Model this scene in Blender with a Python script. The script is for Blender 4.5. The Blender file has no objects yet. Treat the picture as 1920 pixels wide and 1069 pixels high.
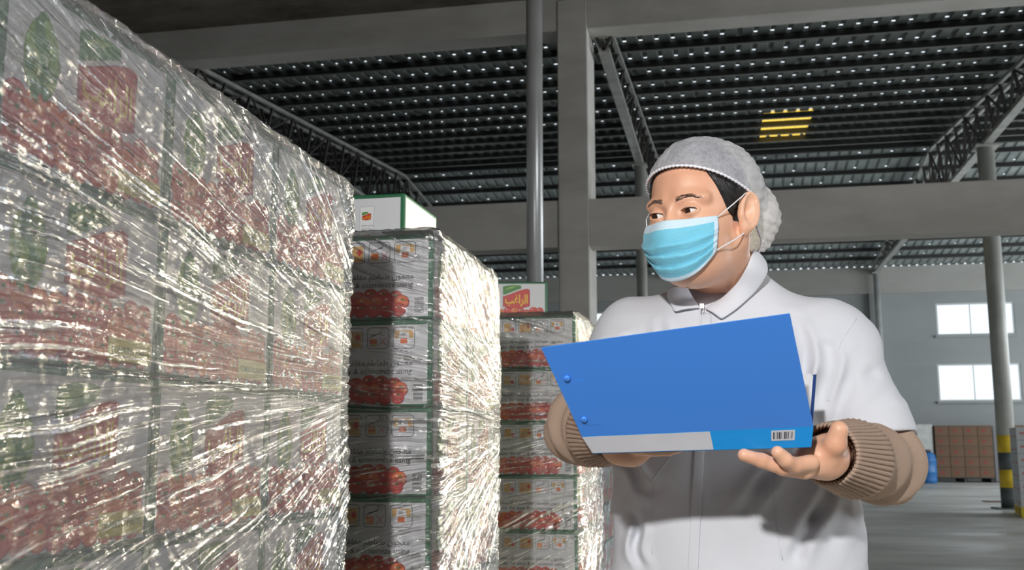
import bpy, bmesh, math, random
import numpy as np
from mathutils import Vector, Matrix
random.seed(7); rng = np.random.default_rng(11)
C = bpy.context.scene.collection
# ------------------------------------------------------------------ camera, sky, lights, exposure
sc = bpy.context.scene
HC = 1.10; FPX = 1950.0; PITCH = math.radians(8.6744); YAW = math.radians(11.630)
cd = bpy.data.cameras.new('camera'); cam = bpy.data.objects.new('camera', cd); C.objects.link(cam)
cam.location = (0, 0, HC); cam.rotation_euler = (math.pi/2 + PITCH, 0, YAW)
cd.sensor_width = 36; cd.lens = 36*FPX/1920; cd.clip_end = 300; cd.clip_start = .05
cd.dof.use_dof = True; cd.dof.focus_distance = 1.85; cd.dof.aperture_fstop = 11
sc.camera = cam
sc.view_settings.view_transform = 'Standard'; sc.view_settings.look = 'None'
sc.view_settings.gamma = 1; sc.view_settings.use_curve_mapping = False
sc.view_settings.exposure = 0.0
w = bpy.data.worlds.new('overcast_sky'); sc.world = w; w.use_nodes = True
bg = w.node_tree.nodes['Background']; bg.inputs[0].default_value = (.86, .93, 1, 1); bg.inputs[1].default_value = 1.5
def light(name, kind, loc, target, energy, color, **kw):
    l = bpy.data.lights.new(name, kind); o = bpy.data.objects.new(name, l); C.objects.link(o)
    o.location = loc; o.rotation_euler = (Vector(target)-Vector(loc)).to_track_quat('-Z', 'Y').to_euler()
    l.energy = energy; l.color = color
    for k, v in kw.items(): setattr(l, k, v)
    return o
light('flash_lamp', 'SPOT', (-.27, -1.1, 2.02), (.1, 2.2, 1.15), 300, (1, .985, .97), spot_size=math.radians(70), spot_blend=.9, shadow_soft_size=.05)
light('strobe_behind_worker', 'SPOT', (.50, 4.4, 1.56), (-.45, 2.2, 1.2), 265, (1, .91, .70), spot_size=math.radians(150), spot_blend=.6, shadow_soft_size=.16)
light('side_fill_light', 'AREA', (15.2, 22, 3.0), (-4, 23, 3.2), 1300, (.93, .97, 1), shape='RECTANGLE', size=20, size_y=5)  # added unseen fill lamp, brightens back wall, floor and roof underside
light('front_bay_fill_light', 'AREA', (7.5, -1.5, 4.6), (1, 13, 6), 330, (.95, .97, 1), shape='RECTANGLE', size=4, size_y=2.5)  # added fill lamp out of view, lifts the front beams

# ------------------------------------------------------------------ helpers
CF = Vector((-math.sin(YAW)*math.cos(PITCH), math.cos(YAW)*math.cos(PITCH), math.sin(PITCH)))
CR = Vector((math.cos(YAW), math.sin(YAW), 0)); CU = CR.cross(CF)
def at(px, py, ax, v):            # the world point seen at (px, py) on the plane axis ax = v
    d = CF + CR*((px-960)/FPX) - CU*((py-534.5)/FPX); o = Vector((0, 0, HC)); t = (v-o[ax])/d[ax]; return o + d*t
def ad(px, py, dist):             # the world point seen at (px, py), dist metres ahead
    return Vector((0, 0, HC)) + (CF + CR*((px-960)/FPX) - CU*((py-534.5)/FPX))*dist
MATS = {}
def mat(name, col, rough=.6, metal=0, spec=.5, noise=0, nscale=8, bump=0, bscale=60, **kw):
    if name in MATS: return MATS[name]
    m = bpy.data.materials.new(name); m.use_nodes = True; nt = m.node_tree; b = nt.nodes['Principled BSDF']
    b.inputs['Base Color'].default_value = (*col, 1); b.inputs['Roughness'].default_value = rough
    b.inputs['Metallic'].default_value = metal; b.inputs['Specular IOR Level'].default_value = spec
    for k, v in kw.items(): b.inputs[k].default_value = v
    tc = nt.nodes.new('ShaderNodeTexCoord')
    if noise:
        n = nt.nodes.new('ShaderNodeTexNoise'); n.inputs['Scale'].default_value = nscale; n.inputs['Detail'].default_value = 6
        nt.links.new(tc.outputs['Object'], n.inputs['Vector'])
        r = nt.nodes.new('ShaderNodeValToRGB'); r.color_ramp.elements[0].position = .3; r.color_ramp.elements[1].position = .7
        r.color_ramp.elements[0].color = (*[c*(1-noise) for c in col], 1); r.color_ramp.elements[1].color = (*[min(1, c*(1+noise)) for c in col], 1)
        nt.links.new(n.outputs['Fac'], r.inputs[0]); nt.links.new(r.outputs[0], b.inputs['Base Color'])
    if bump:
        n = nt.nodes.new('ShaderNodeTexNoise'); n.inputs['Scale'].default_value = bscale; n.inputs['Detail'].default_value = 4
        nt.links.new(tc.outputs['Object'], n.inputs['Vector'])
        bp = nt.nodes.new('ShaderNodeBump'); bp.inputs['Strength'].default_value = bump; bp.inputs['Distance'].default_value = .01
        nt.links.new(n.outputs['Fac'], bp.inputs['Height']); nt.links.new(bp.outputs[0], b.inputs['Normal'])
    MATS[name] = m; return m
class MB:
    """collects simple shapes and links them as one mesh object"""
    def __init__(s): s.v = []; s.f = []; s.m = []; s.mats = []
    def mi(s, m):
        if m not in s.mats: s.mats.append(m)
        return s.mats.index(m)
    def add(s, vs, fs, m):
        k = len(s.v); s.v += [tuple(v) for v in vs]; i = s.mi(m)
        for f in fs: s.f.append(tuple(k+a for a in f)); s.m.append(i)
        return s
    def box(s, a, b, m):
        (x0, y0, z0), (x1, y1, z1) = a, b
        return s.add([(x0,y0,z0),(x1,y0,z0),(x1,y1,z0),(x0,y1,z0),(x0,y0,z1),(x1,y0,z1),(x1,y1,z1),(x0,y1,z1)],
              [(0,3,2,1),(4,5,6,7),(0,1,5,4),(1,2,6,5),(2,3,7,6),(3,0,4,7)], m)
    def bevbox(s, a, b, m, r=.004):
        bm = bmesh.new(); bmesh.ops.create_cube(bm, size=1)
        c = [(a[i]+b[i])/2 for i in range(3)]; d = [b[i]-a[i] for i in range(3)]
        for v in bm.verts: v.co = [c[i]+v.co[i]*d[i] for i in range(3)]
        bmesh.ops.bevel(bm, geom=bm.edges[:], offset=r, segments=1, affect='EDGES')
        bm.verts.index_update()
        s.add([v.co[:] for v in bm.verts], [[v.index for v in f.verts] for f in bm.faces], m); bm.free(); return s
    def tube(s, pts, r, m, n=12, cap=True):
        pts = [Vector(p) for p in pts]; rs = r if isinstance(r, (list, tuple)) else [r]*len(pts)
        vs = []; up = None
        for i, p in enumerate(pts):
            t = (pts[min(i+1, len(pts)-1)] - pts[max(i-1, 0)]).normalized()
            if up is None: up = Vector((0,0,1)) if abs(t.z) < .9 else Vector((1,0,0))
            a = t.cross(up).normalized(); b = a.cross(t).normalized(); up = b
            for k in range(n):
                q = 2*math.pi*k/n; vs.append(p + (a*math.cos(q)+b*math.sin(q))*rs[i])
        fs = [(i*n+k, i*n+(k+1)%n, (i+1)*n+(k+1)%n, (i+1)*n+k) for i in range(len(pts)-1) for k in range(n)]
        if cap: fs += [tuple(range(n))[::-1], tuple((len(pts)-1)*n+k for k in range(n))]
        return s.add(vs, fs, m)
    def bar(s, p, q, wx, wz, m):      # square bar between two points
        p, q = Vector(p), Vector(q); t = (q-p).normalized(); u = Vector((0,0,1)) if abs(t.z) < .95 else Vector((1,0,0))
        a = t.cross(u).normalized()*wx/2; b = a.normalized().cross(t).normalized()*wz/2
        vs = [e+i*a+j*b for e in (p, q) for i, j in ((-1,-1),(1,-1),(1,1),(-1,1))]
        return s.add(vs, [(0,3,2,1),(4,5,6,7),(0,1,5,4),(1,2,6,5),(2,3,7,6),(3,0,4,7)], m)
    def build(s, name, parent=None, smooth=False):
        me = bpy.data.meshes.new(name); me.from_pydata(s.v, [], s.f)
        for m in s.mats: me.materials.append(m)
        me.polygons.foreach_set('material_index', s.m)
        if smooth: me.polygons.foreach_set('use_smooth', [True]*len(s.f))
        me.update(); o = bpy.data.objects.new(name, me); C.objects.link(o); o.parent = parent
        return o
def tag(o, label=None, cat=None, group=None, kind=None):
    for k, v in (('label', label), ('category', cat), ('group', group), ('kind', kind)):
        if v: o[k] = v
    return o
def empty(name, loc, rz=0, **kw):
    o = bpy.data.objects.new(name, None); C.objects.link(o); o.location = loc; o.rotation_euler = (0, 0, rz); o.empty_display_size = .1
    return tag(o, **kw)
def copy_tree(o, parent=None):
    c = o.copy(); C.objects.link(c); c.parent = parent
    for ch in [x for x in bpy.data.objects if x.parent == o]: copy_tree(ch, c)
    return c
def npmesh(name, V, F, m, parent=None, smooth=True):
    me = bpy.data.meshes.new(name); V = np.asarray(V, np.float32); F = np.asarray(F, np.int32)
    me.vertices.add(len(V)); me.vertices.foreach_set('co', V.ravel())
    n = F.shape[1]; me.loops.add(F.size); me.loops.foreach_set('vertex_index', F.ravel())
    me.polygons.add(len(F)); me.polygons.foreach_set('loop_start', np.arange(len(F), dtype=np.int32)*n)
    if smooth: me.polygons.foreach_set('use_smooth', np.ones(len(F), bool))
    me.update(calc_edges=True); me.validate()
    for x in (m if isinstance(m, (list, tuple)) else [m]): me.materials.append(x)
    o = bpy.data.objects.new(name, me); C.objects.link(o); o.parent = parent; return o
def vnoise(x, y, seed=0):         # smooth value noise on a random lattice, 0..1
    r = np.random.default_rng(seed).random((256, 256)); xi = np.floor(x).astype(int); yi = np.floor(y).astype(int)
    fx = x-xi; fy = y-yi; fx = fx*fx*(3-2*fx); fy = fy*fy*(3-2*fy)
    g = lambda a, b: r[a % 256, b % 256]
    return (g(xi,yi)*(1-fx)+g(xi+1,yi)*fx)*(1-fy) + (g(xi,yi+1)*(1-fx)+g(xi+1,yi+1)*fx)*fy
ridge = lambda n: 1-np.abs(2*n-1)

# ------------------------------------------------------------------ materials of the setting
def concrete(name, col, dirt, s=1.2, rough=.85):
    m = bpy.data.materials.new(name); m.use_nodes = True; nt = m.node_tree; b = nt.nodes['Principled BSDF']; L = nt.links.new
    tc = nt.nodes.new('ShaderNodeTexCoord')
    a = nt.nodes.new('ShaderNodeTexNoise'); a.inputs['Scale'].default_value = s; a.inputs['Detail'].default_value = 8; a.inputs['Roughness'].default_value = .65
    mp = nt.nodes.new('ShaderNodeMapping'); mp.inputs['Scale'].default_value = (.6, 1, 1.6)
    L(tc.outputs['Object'], mp.inputs[0]); L(mp.outputs[0], a.inputs['Vector'])
    r = nt.nodes.new('ShaderNodeValToRGB'); r.color_ramp.elements[0].position = .35; r.color_ramp.elements[1].position = .62
    r.color_ramp.elements[0].color = (*dirt, 1); r.color_ramp.elements[1].color = (*col, 1)
    L(a.outputs['Fac'], r.inputs[0]); L(r.outputs[0], b.inputs['Base Color'])
    g = nt.nodes.new('ShaderNodeTexNoise'); g.inputs['Scale'].default_value = 25; g.inputs['Detail'].default_value = 6
    L(tc.outputs['Object'], g.inputs['Vector'])
    bp = nt.nodes.new('ShaderNodeBump'); bp.inputs['Strength'].default_value = .3; bp.inputs['Distance'].default_value = .01
    L(g.outputs['Fac'], bp.inputs['Height']); L(bp.outputs[0], b.inputs['Normal'])
    b.inputs['Roughness'].default_value = rough
    MATS[name] = m; return m
M_beam = concrete('painted_concrete', (.66, .64, .60), (.50, .48, .44), .8)
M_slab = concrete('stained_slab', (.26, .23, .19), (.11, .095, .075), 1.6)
M_wall = concrete('wall_render', (.33, .35, .35), (.29, .31, .31), .5)
M_steel = mat('galvanised_steel', (.55, .56, .56), .30, .35, noise=.15, nscale=3)
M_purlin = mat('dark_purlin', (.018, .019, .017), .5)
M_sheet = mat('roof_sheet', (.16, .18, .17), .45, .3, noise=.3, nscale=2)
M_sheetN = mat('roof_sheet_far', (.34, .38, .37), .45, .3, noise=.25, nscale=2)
M_chord = mat('truss_chord', (.50, .50, .47), .4, .5, noise=.2, nscale=5)
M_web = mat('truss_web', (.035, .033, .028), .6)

# ------------------------------------------------------------------ setting
fl = MB().box((-22, -8, -.2), (16, 34.2, 0), concrete('floor_concrete', (.70, .71, .68), (.34, .34, .325), .45, .5)).build('floor'); tag(fl, kind='structure')
nt = MATS['floor_concrete'].node_tree; b = nt.nodes['Principled BSDF']
tc = nt.nodes.new('ShaderNodeTexCoord'); n2 = nt.nodes.new('ShaderNodeTexNoise'); n2.inputs['Scale'].default_value = .55; n2.inputs['Detail'].default_value = 7
mp = nt.nodes.new('ShaderNodeMapping'); mp.inputs['Scale'].default_value = (.5, 1.6, 1)
rr = nt.nodes.new('ShaderNodeValToRGB'); rr.color_ramp.elements[0].position = .42; rr.color_ramp.elements[0].color = (.30,.30,.30,1); rr.color_ramp.elements[1].position = .6; rr.color_ramp.elements[1].color = (.75,.75,.75,1)
nt.links.new(tc.outputs['Object'], mp.inputs[0]); nt.links.new(mp.outputs[0], n2.inputs['Vector']); nt.links.new(n2.outputs['Fac'], rr.inputs[0]); nt.links.new(rr.outputs[0], b.inputs['Roughness'])

YW = 34.0; WT = 6.45
# back wall with real openings
wins = [(6.42, 8.68, 4.40, 5.40), (6.36, 8.74, 2.38, 3.52), (-4.2, -1.95, 4.40, 5.40), (-4.2, -1.95, 2.38, 3.52), (1.1, 3.4, 4.40, 5.40), (1.1, 3.4, 2.38, 3.52), (-9.5, -7.2, 4.4, 5.4), (-9.5, -7.2, 2.38, 3.52)]
def wall_with_holes(name, x0, x1, y, z1, holes, m, t=.24):
    xs = sorted({x0, x1, *[h[0] for h in holes], *[h[1] for h in holes]}); zs = sorted({0, z1, *[h[2] for h in holes], *[h[3] for h in holes]})
    mb = MB()
    for i in range(len(xs)-1):
        for k in range(len(zs)-1):
            cx, cz = (xs[i]+xs[i+1])/2, (zs[k]+zs[k+1])/2
            if any(h[0] < cx < h[1] and h[2] < cz < h[3] for h in holes): continue
            mb.box((xs[i], y, zs[k]), (xs[i+1], y+t, zs[k+1]), m)
    return tag(mb.build(name), kind='structure')
wall_with_holes('wall_back', -22, 16, YW, 6.6, wins, M_wall)
mb = MB().box((-22, YW-.10, 5.75), (16, YW, 6.6), concrete('wall_band', (.40,.395,.37), (.34,.335,.31), .6)); tag(mb.build('trim_1'), kind='structure')
for i, xx in enumerate((-6.9, -1.6, 4.45, 10.6)):
    tag(MB().box((xx, YW-.12, 0), (xx+.4, YW, 5.75), M_wall).build('trim_%d' % (i+2)), kind='structure')
M_wf = mat('window_frame', (.6, .62, .62), .4)
M_glass = bpy.data.materials.new('dusty_glass'); M_glass.use_nodes = True
g = M_glass.node_tree; g.nodes.clear(); o_ = g.nodes.new('ShaderNodeOutputMaterial'); mx = g.nodes.new('ShaderNodeMixShader'); tr = g.nodes.new('ShaderNodeBsdfTransparent'); gl = g.nodes.new('ShaderNodeBsdfGlossy')
tr.inputs[0].default_value = (.97, .98, .98, 1); gl.inputs['Roughness'].default_value = .05; mx.inputs[0].default_value = .06
g.links.new(tr.outputs[0], mx.inputs[1]); g.links.new(gl.outputs[0], mx.inputs[2]); g.links.new(mx.outputs[0], o_.inputs[0])
for i, (x0, x1, z0, z1) in enumerate(wins):
    f = MB(); t = .05; y0, y1 = YW+.02, YW+.10
    f.box((x0, y0, z0), (x1, y1, z0+t), M_wf); f.box((x0, y0, z1-t), (x1, y1, z1), M_wf)
    f.box((x0, y0, z0+t), (x0+t, y1, z1-t), M_wf); f.box((x1-t, y0, z0+t), (x1, y1, z1-t), M_wf)
    xm = x0+(x1-x0)*.44; f.box((xm-.015, y0+.02, z0+t), (xm+.015, y1-.02, z1-t), M_wf)
    wo = tag(f.build('window_%d' % (i+1)), kind='structure')
    MB().box((x0+t, y0+.035, z0+t), (xm-.015, y0+.041, z1-t), M_glass).build('pane', wo)
    MB().box((xm+.015, y0+.035, z0+t), (x1-t, y0+.041, z1-t), M_glass).build('pane', wo)
    tag(MB().box((x0-.06, YW-.07, z0-.07), (x1+.06, YW+.02, z0), M_wall).build('sill', wo))
tag(MB().box((-22.2, -8, 0), (-22, 34.2, 6.7), M_wall).build('wall_left'), kind='structure')
tag(MB().box((-22, -8.2, 0), (16.2, -8, 7.2), M_wall).build('wall_front'), kind='structure')
tag(MB().box((16, -8, 0), (16.2, 11, 7.2), M_wall).build('wall_right'), kind='structure')

# concrete frame: columns, beams, slab of the front bay
DB = 13.1
tag(MB().bevbox((-2.08, DB, 0), (-1.68, DB+.75, 7.0), M_beam, .012).build('concrete_column'), kind='structure', label='square grey concrete column in the middle of the hall', cat='column')
tag(MB().bevbox((10.2, DB, 0), (10.6, DB+.75, 7.0), M_beam, .012).build('concrete_column'), kind='structure', label='square concrete column at the far right of the hall', cat='column')
tag(MB().bevbox((-14.4, DB, 0), (-14.0, DB+.75, 7.0), M_beam, .012).build('concrete_column'), kind='structure', label='square concrete column hidden behind the wrapped pallets', cat='column')
for nm, x0, x1 in (('concrete_beam', -1.68, 10.2), ('concrete_beam', -14.0, -2.08)):
    r = 'right' if x0 > -2 else 'left'
    tag(MB().bevbox((x0, DB+.04, 6.58), (x1, DB+.44, 7.06), M_beam, .01).build(nm), kind='structure', label='upper concrete beam %s of the column' % r, cat='beam')
    tag(MB().bevbox((x0, DB+.04, 3.62), (x1, DB+.38, 4.25), M_beam, .01).build(nm), kind='structure', label='lower concrete beam %s of the column' % r, cat='beam')
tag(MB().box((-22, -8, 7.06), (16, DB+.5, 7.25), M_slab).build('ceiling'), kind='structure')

# pitched sheet roof behind the beams: ribbed sheet with daylight gaps by each purlin
YR = 23.55; ZE = 6.78; ZR = 7.74; YB = 34.1; ZB = 6.62
def zr(y): return ZE+(ZR-ZE)*(y-DB)/(YR-DB) if y <= YR else ZR+(ZB-ZR)*(y-YR)/(YB-YR)
PITCHX = .235
def roof_slope(name, ys, m):
    mb = MB(); xs = []; x = -21.0
    n = int(35/PITCHX)
    prof = [(0, 0), (.13, 0), (.15, .032), (.20, .032), (.22, 0)]
    skyx = (.78, 1.86)
    for k in range(len(ys)-1):
        ya, yb = ys[k], ys[k+1]; yh = yb-.035 if m is M_sheet else yb-.02
        for i in range(n):
            x0 = x+i*PITCHX
            rs = list(prof)+[(PITCHX, 0)]
            for j in range(5):
                (u0, h0), (u1, h1) = rs[j], rs[j+1]
                if m is M_sheet and skyx[0] < x0+.1 < skyx[1] and 19.6 < (ya+yb)/2 < 22.4: mm = M_fibre
                else: mm = m
                for (p, q, hole) in ((ya, yh-.05, 0), (yh-.05, yh, 1), (yh, yb, 0)):
                    if hole and j == 2 and (m is M_sheet or (i*7+k*3) % 3 == 0) and (i*13+k*29) % 11 != 0: continue
                    mb.add([(x0+u0, p, zr(p)+h0+.0), (x0+u1, p, zr(p)+h1), (x0+u1, q, zr(q)+h1), (x0+u0, q, zr(q)+h0)], [(0,1,2,3)], mm)
    return tag(mb.build(name), kind='structure')
M_fibre = bpy.data.materials.new('yellow_fibreglass'); M_fibre.use_nodes = True
g = M_fibre.node_tree; g.nodes.clear(); o_ = g.nodes.new('ShaderNodeOutputMaterial'); tl = g.nodes.new('ShaderNodeBsdfTranslucent'); tl.inputs[0].default_value = (.95, .62, .10, 1)
tp = g.nodes.new('ShaderNodeBsdfTransparent'); tp.inputs[0].default_value = (1, .66, .10, 1); mx = g.nodes.new('ShaderNodeMixShader'); mx.inputs[0].default_value = .35
g.links.new(tl.outputs[0], mx.inputs[1]); g.links.new(tp.outputs[0], mx.inputs[2]); g.links.new(mx.outputs[0], o_.inputs[0])
ysA = [DB+.5]; pur = [13.75, 14.68, 15.62, 16.45, 17.33, 18.25, 19.1, 19.95, 20.7, 21.5, 22.3, 23.1]
ysA += pur + [YR]
ysB = [YR]+[YR+.75+i*.95 for i in range(10)]+[YB]
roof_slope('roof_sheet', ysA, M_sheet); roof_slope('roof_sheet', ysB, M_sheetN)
root = bpy.data.objects['roof_sheet']
for y in pur+ysB[1:-1]:
    z = zr(y); h = .105
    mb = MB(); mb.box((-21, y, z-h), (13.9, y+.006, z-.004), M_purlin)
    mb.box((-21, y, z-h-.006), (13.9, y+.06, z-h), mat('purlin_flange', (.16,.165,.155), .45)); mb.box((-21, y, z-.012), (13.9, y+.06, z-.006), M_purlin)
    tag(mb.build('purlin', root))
MB().box((-21, YR-.05, ZR-.17), (13.9, YR+.05, ZR-.01), M_purlin).build('ridge_purlin', root)

def truss(x, label):
    t = empty('roof_truss', (x, DB+.4, 6.40), label=label, cat='truss', group=None)
    y0 = DB+.4; N = 24; ys = [y0+(YB-.1-y0)*i/N for i in range(N+1)]
    P = lambda y, dz=0: (0, y-y0, dz)
    top = lambda y, s: (s*.11, y-y0, zr(y)-.16-6.40-.05)
    MB().bar((0,0,0), (0, YB-.1-y0, 0), .15, .07, M_chord).build('bottom_chord', t)
    for s in (-1, 1):
        MB().bar(top(y0, s), top(YR, s), .06, .06, M_chord).build('top_chord', t)
        MB().bar(top(YR, s), top(YB-.1, s), .06, .06, M_chord).build('top_chord', t)
        for i in range(N+1):
            if top(ys[i], s)[2] > .12:
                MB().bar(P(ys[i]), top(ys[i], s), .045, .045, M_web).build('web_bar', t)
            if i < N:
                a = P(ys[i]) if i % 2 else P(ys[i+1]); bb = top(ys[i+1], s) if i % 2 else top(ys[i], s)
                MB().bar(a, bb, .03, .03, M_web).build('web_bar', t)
    return t
truss(-1.50, 'steel lattice roof truss starting just right of the concrete column')
truss(4.67, 'steel lattice roof truss at the right, over the striped post')
truss(-7.62, 'steel lattice roof truss at the left, above the wrapped pallets')
truss(10.85, 'steel lattice roof truss at the far right edge of the hall')

# posts
M_post = mat('post_paint', (.40, .40, .37), .45, .1, noise=.12, nscale=4)
M_yel = mat('hazard_yellow', (.75, .52, .03), .5, noise=.15, nscale=6); M_dk = mat('hazard_grey', (.10, .115, .12), .5)
def post(x, y, z1, r, label, stripes=False, cat='post', m=None):
    t = empty('round_post', (x, y, 0), label=label, cat=cat)
    MB().tube([(0,0,.02), (0,0,z1)], r, m or M_post, 20).build('shaft', t, True)
    MB().box((-r*1.8, -r*1.8, 0), (r*1.8, r*1.8, .02), M_dk).build('base_plate', t)
    if z1 > 6: MB().box((-r*1.4, -r*1.4, z1-.03), (r*1.4, r*1.4, z1), M_post).build('cap_plate', t)
    if stripes:
        for i, (a, b_, mm) in enumerate(((.03, .36, M_dk), (.36, .66, M_yel), (.66, .95, M_dk), (.95, 1.24, M_yel))):
            MB().tube([(0,0,a), (0,0,b_)], r+.003, mm, 20).build('stripe', t, True)
    return t
post(4.67, 19.4, 6.36, .145, 'grey round post with yellow and dark hazard stripes at its foot', True)
post(-1.50, 19.4, 6.36, .10, 'thin grey round post seen behind the worker\'s head')
post(4.67, 33.6, 6.36, .10, 'slim steel post against the back wall behind the worker\'s shoulder', m=M_steel)
post(-1.46, 8.0, 7.05, .067, 'shiny galvanised pipe rising beside the concrete column', cat='pipe', m=M_steel)

# ------------------------------------------------------------------ printed cartons
BW, BD, BH = .42, .322, .20
M_green = mat('carton_green', (.020, .150, .062), .45, noise=.12, nscale=30)
M_board = mat('carton_board', (.74, .74, .76), .45, bump=.15, bscale=15)
M_tape = mat('carton_edge', (.42, .30, .17), .7)
M_red = mat('print_red', (.62, .035, .02), .4); M_red2 = mat('print_deep_red', (.42, .015, .015), .4); M_or = mat('print_orange', (.82, .16, .03), .4)
M_hl = mat('print_highlight', (.93, .62, .48), .4); M_leaf = mat('print_leaf', (.05, .24, .03), .4); M_leaf2 = mat('print_light_green', (.25, .45, .08), .4)
M_ylw = mat('print_yellow', (.90, .56, .02), .4); M_ink = mat('print_ink', (.03, .03, .04), .5); M_white = mat('print_white', (.85, .85, .85), .4)
M_tan = mat('print_tan', (.72, .42, .13), .4); M_grey = mat('print_grey', (.45, .45, .47), .4); M_lab = mat('print_label', (.72, .62, .12), .4)
def shape_arabic(s):
    F = {'ا': (0xFE8D,2), 'ب': (0xFE8F,4), 'ت': (0xFE95,4), 'ة': (0xFE93,2), 'ج': (0xFE9D,4), 'خ': (0xFEA5,4), 'د': (0xFEA9,2), 'ر': (0xFEAD,2), 'س': (0xFEB1,4),
         'ص': (0xFEB9,4), 'ط': (0xFEC1,4), 'ع': (0xFEC9,4), 'غ': (0xFECD,4), 'ف': (0xFED1,4), 'ق': (0xFED5,4), 'ل': (0xFEDD,4), 'م': (0xFEE1,4), 'ن': (0xFEE5,4), 'ه': (0xFEE9,4), 'و': (0xFEED,2), 'ي': (0xFEF1,4)}
    out = []
    for i, c in enumerate(s):
        if c not in F: out.append(c); continue
        b_, n = F[c]; pv = i > 0 and s[i-1] in F and F[s[i-1]][1] == 4; nx = i+1 < len(s) and s[i+1] in F and n == 4
        k = (3 if nx else 1) if pv else (2 if nx else 0)
        out.append(chr(b_+k))
    return ''.join(out[::-1])
def text_mesh(txt, h, align='LEFT', bold=0, shear=0, sx=1.0):
    cu = bpy.data.curves.new('t', 'FONT'); cu.body = txt; cu.size = 1; cu.align_x = align; cu.resolution_u = 2; cu.offset = bold; cu.shear = shear
    o = bpy.data.objects.new('t', cu); C.objects.link(o)
    me = bpy.data.meshes.new_from_object(o.evaluated_get(bpy.context.evaluated_depsgraph_get()))
    V = [(v.co.x*h*sx, v.co.y*h) for v in me.vertices]; Fs = [tuple(p.vertices) for p in me.polygons]
    bpy.data.objects.remove(o); bpy.data.curves.remove(cu); bpy.data.meshes.remove(me)
    return V, Fs
class Flat:
    """flat print in a (u right, v up) face frame, laid on in thin layers"""
    def __init__(s, o, ux, n): s.o = Vector(o); s.ux = Vector(ux); s.n = Vector(n); s.mb = MB()
    def P(s, u, v, l): return s.o + s.ux*u + Vector((0,0,1))*v + s.n*(.0004+l*.00018)
    def poly(s, pts, m, l=1): s.mb.add([s.P(u, v, l) for u, v in pts], [tuple(range(len(pts)))], m); return s
    def rect(s, u0, v0, u1, v1, m, l=1): return s.poly([(u0,v0),(u1,v0),(u1,v1),(u0,v1)], m, l)
    def disc(s, u, v, ru, rv, m, l=1, n=14, a0=0): return s.poly([(u+ru*math.cos(a0+2*math.pi*i/n), v+rv*math.sin(a0+2*math.pi*i/n)) for i in range(n)], m, l)
    def line(s, p, q, w_, m, l=1):
        p, q = Vector(p), Vector(q); d = (q-p).normalized(); a = Vector((-d.y, d.x))*w_/2
        return s.poly([p-a, q-a, q+a, p+a], m, l)
    def ring(s, u0, v0, u1, v1, w_, m, l=2, r=.008):
        def rr(i): 
            pts = []
            for cx, cy, a in ((u1-r, v1-r, 0), (u0+r, v1-r, 90), (u0+r, v0+r, 180), (u1-r, v0+r, 270)):
                for k in range(4): t = math.radians(a+30*k); pts.append((cx+(r-i)*math.cos(t), cy+(r-i)*math.sin(t)))
            return pts
        A, B = rr(0), rr(w_); n = len(A)
        s.mb.add([s.P(*p, l) for p in A+B], [(i, (i+1)%n, n+(i+1)%n, n+i) for i in range(n)], m); return s
    def text(s, txt, u, v, h, m, l=3, **kw):
        V, Fs = text_mesh(txt, h, **kw); s.mb.add([s.P(u+a, v+b_, l) for a, b_ in V], Fs, m); return s
    def tomato(s, u, v, r, l, seed):
        q = random.Random(seed); s.disc(u, v, r*1.06, r, M_red2, l); s.disc(u-r*.04, v+r*.05, r*.95, r*.88, M_red if q.random() < .6 else M_or, l+.3, 14)
        s.disc(u-r*.35, v+r*.38, r*.20, r*.13, M_hl, l+.5, 8)
        if q.random() < .65:
            a = q.random()*6; cu, cv = u+r*.15, v+r*.35
            for k in range(5):
                t = a+k*1.257; s.poly([(cu+r*.07*math.cos(t+1.6), cv+r*.07*math.sin(t+1.6)), (cu+r*.42*math.cos(t), cv+r*.30*math.sin(t)), (cu-r*.07*math.cos(t+1.6), cv-r*.07*math.sin(t+1.6))], M_leaf, l+.7)
        return s
    def logo(s, u, v, W, H, l=2):         # red shield with a green leaf above a white wave and yellow script
        N = 10; wave = lambda t: v+H*(.62+.10*math.sin(t*math.pi*1.0-1.2)+.13*t)
        red = [(u, v+H*.10)] + [(u+W*t/6, v+H*(.10-.10*math.sin(math.pi*t/6))) for t in range(1, 6)] + [(u+W, v+H*.10)]
        red += [(u+W*t/N, wave(t/N) if t < N else v+H*.80) for t in range(N, -1, -1)]
        s.poly(red, M_red2, l)
        ins = [(u+W*.04+(a-u)*.92, v+H*.03+(b_-v)*.94) for a, b_ in red]; s.poly(ins, M_red, l+.3)
        leaf = [(u+W*t/N*.68, wave(t/N*.68)+H*.06) for t in range(N+1)] + [(u+W*.68*t/N, v+H*(.86+.14*math.sin(math.pi*(.2+.5*t/N)))) for t in range(N, -1, -1)]
        s.poly(leaf, M_leaf, l); s.poly([(u+W*.05, v+H*.80), (u+W*.3, v+H*.84), (u+W*.55, v+H*.97), (u+W*.25, v+H*.93)], M_leaf2, l+.4)
        tx = shape_arabic('الراغب'); V, Fs = text_mesh(tx, 1, bold=.022); xs = [a for a, b_ in V]; ys = [b_ for a, b_ in V]
        sx = W*.84/(max(xs)-min(xs)); sy = H*.52/(max(ys)-min(ys))
        s.mb.add([s.P(u+W*.08+(a-min(xs))*sx, v+H*.09+(b_-min(ys))*sy, l+1.2) for a, b_ in V], Fs, M_ylw); return s
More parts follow.
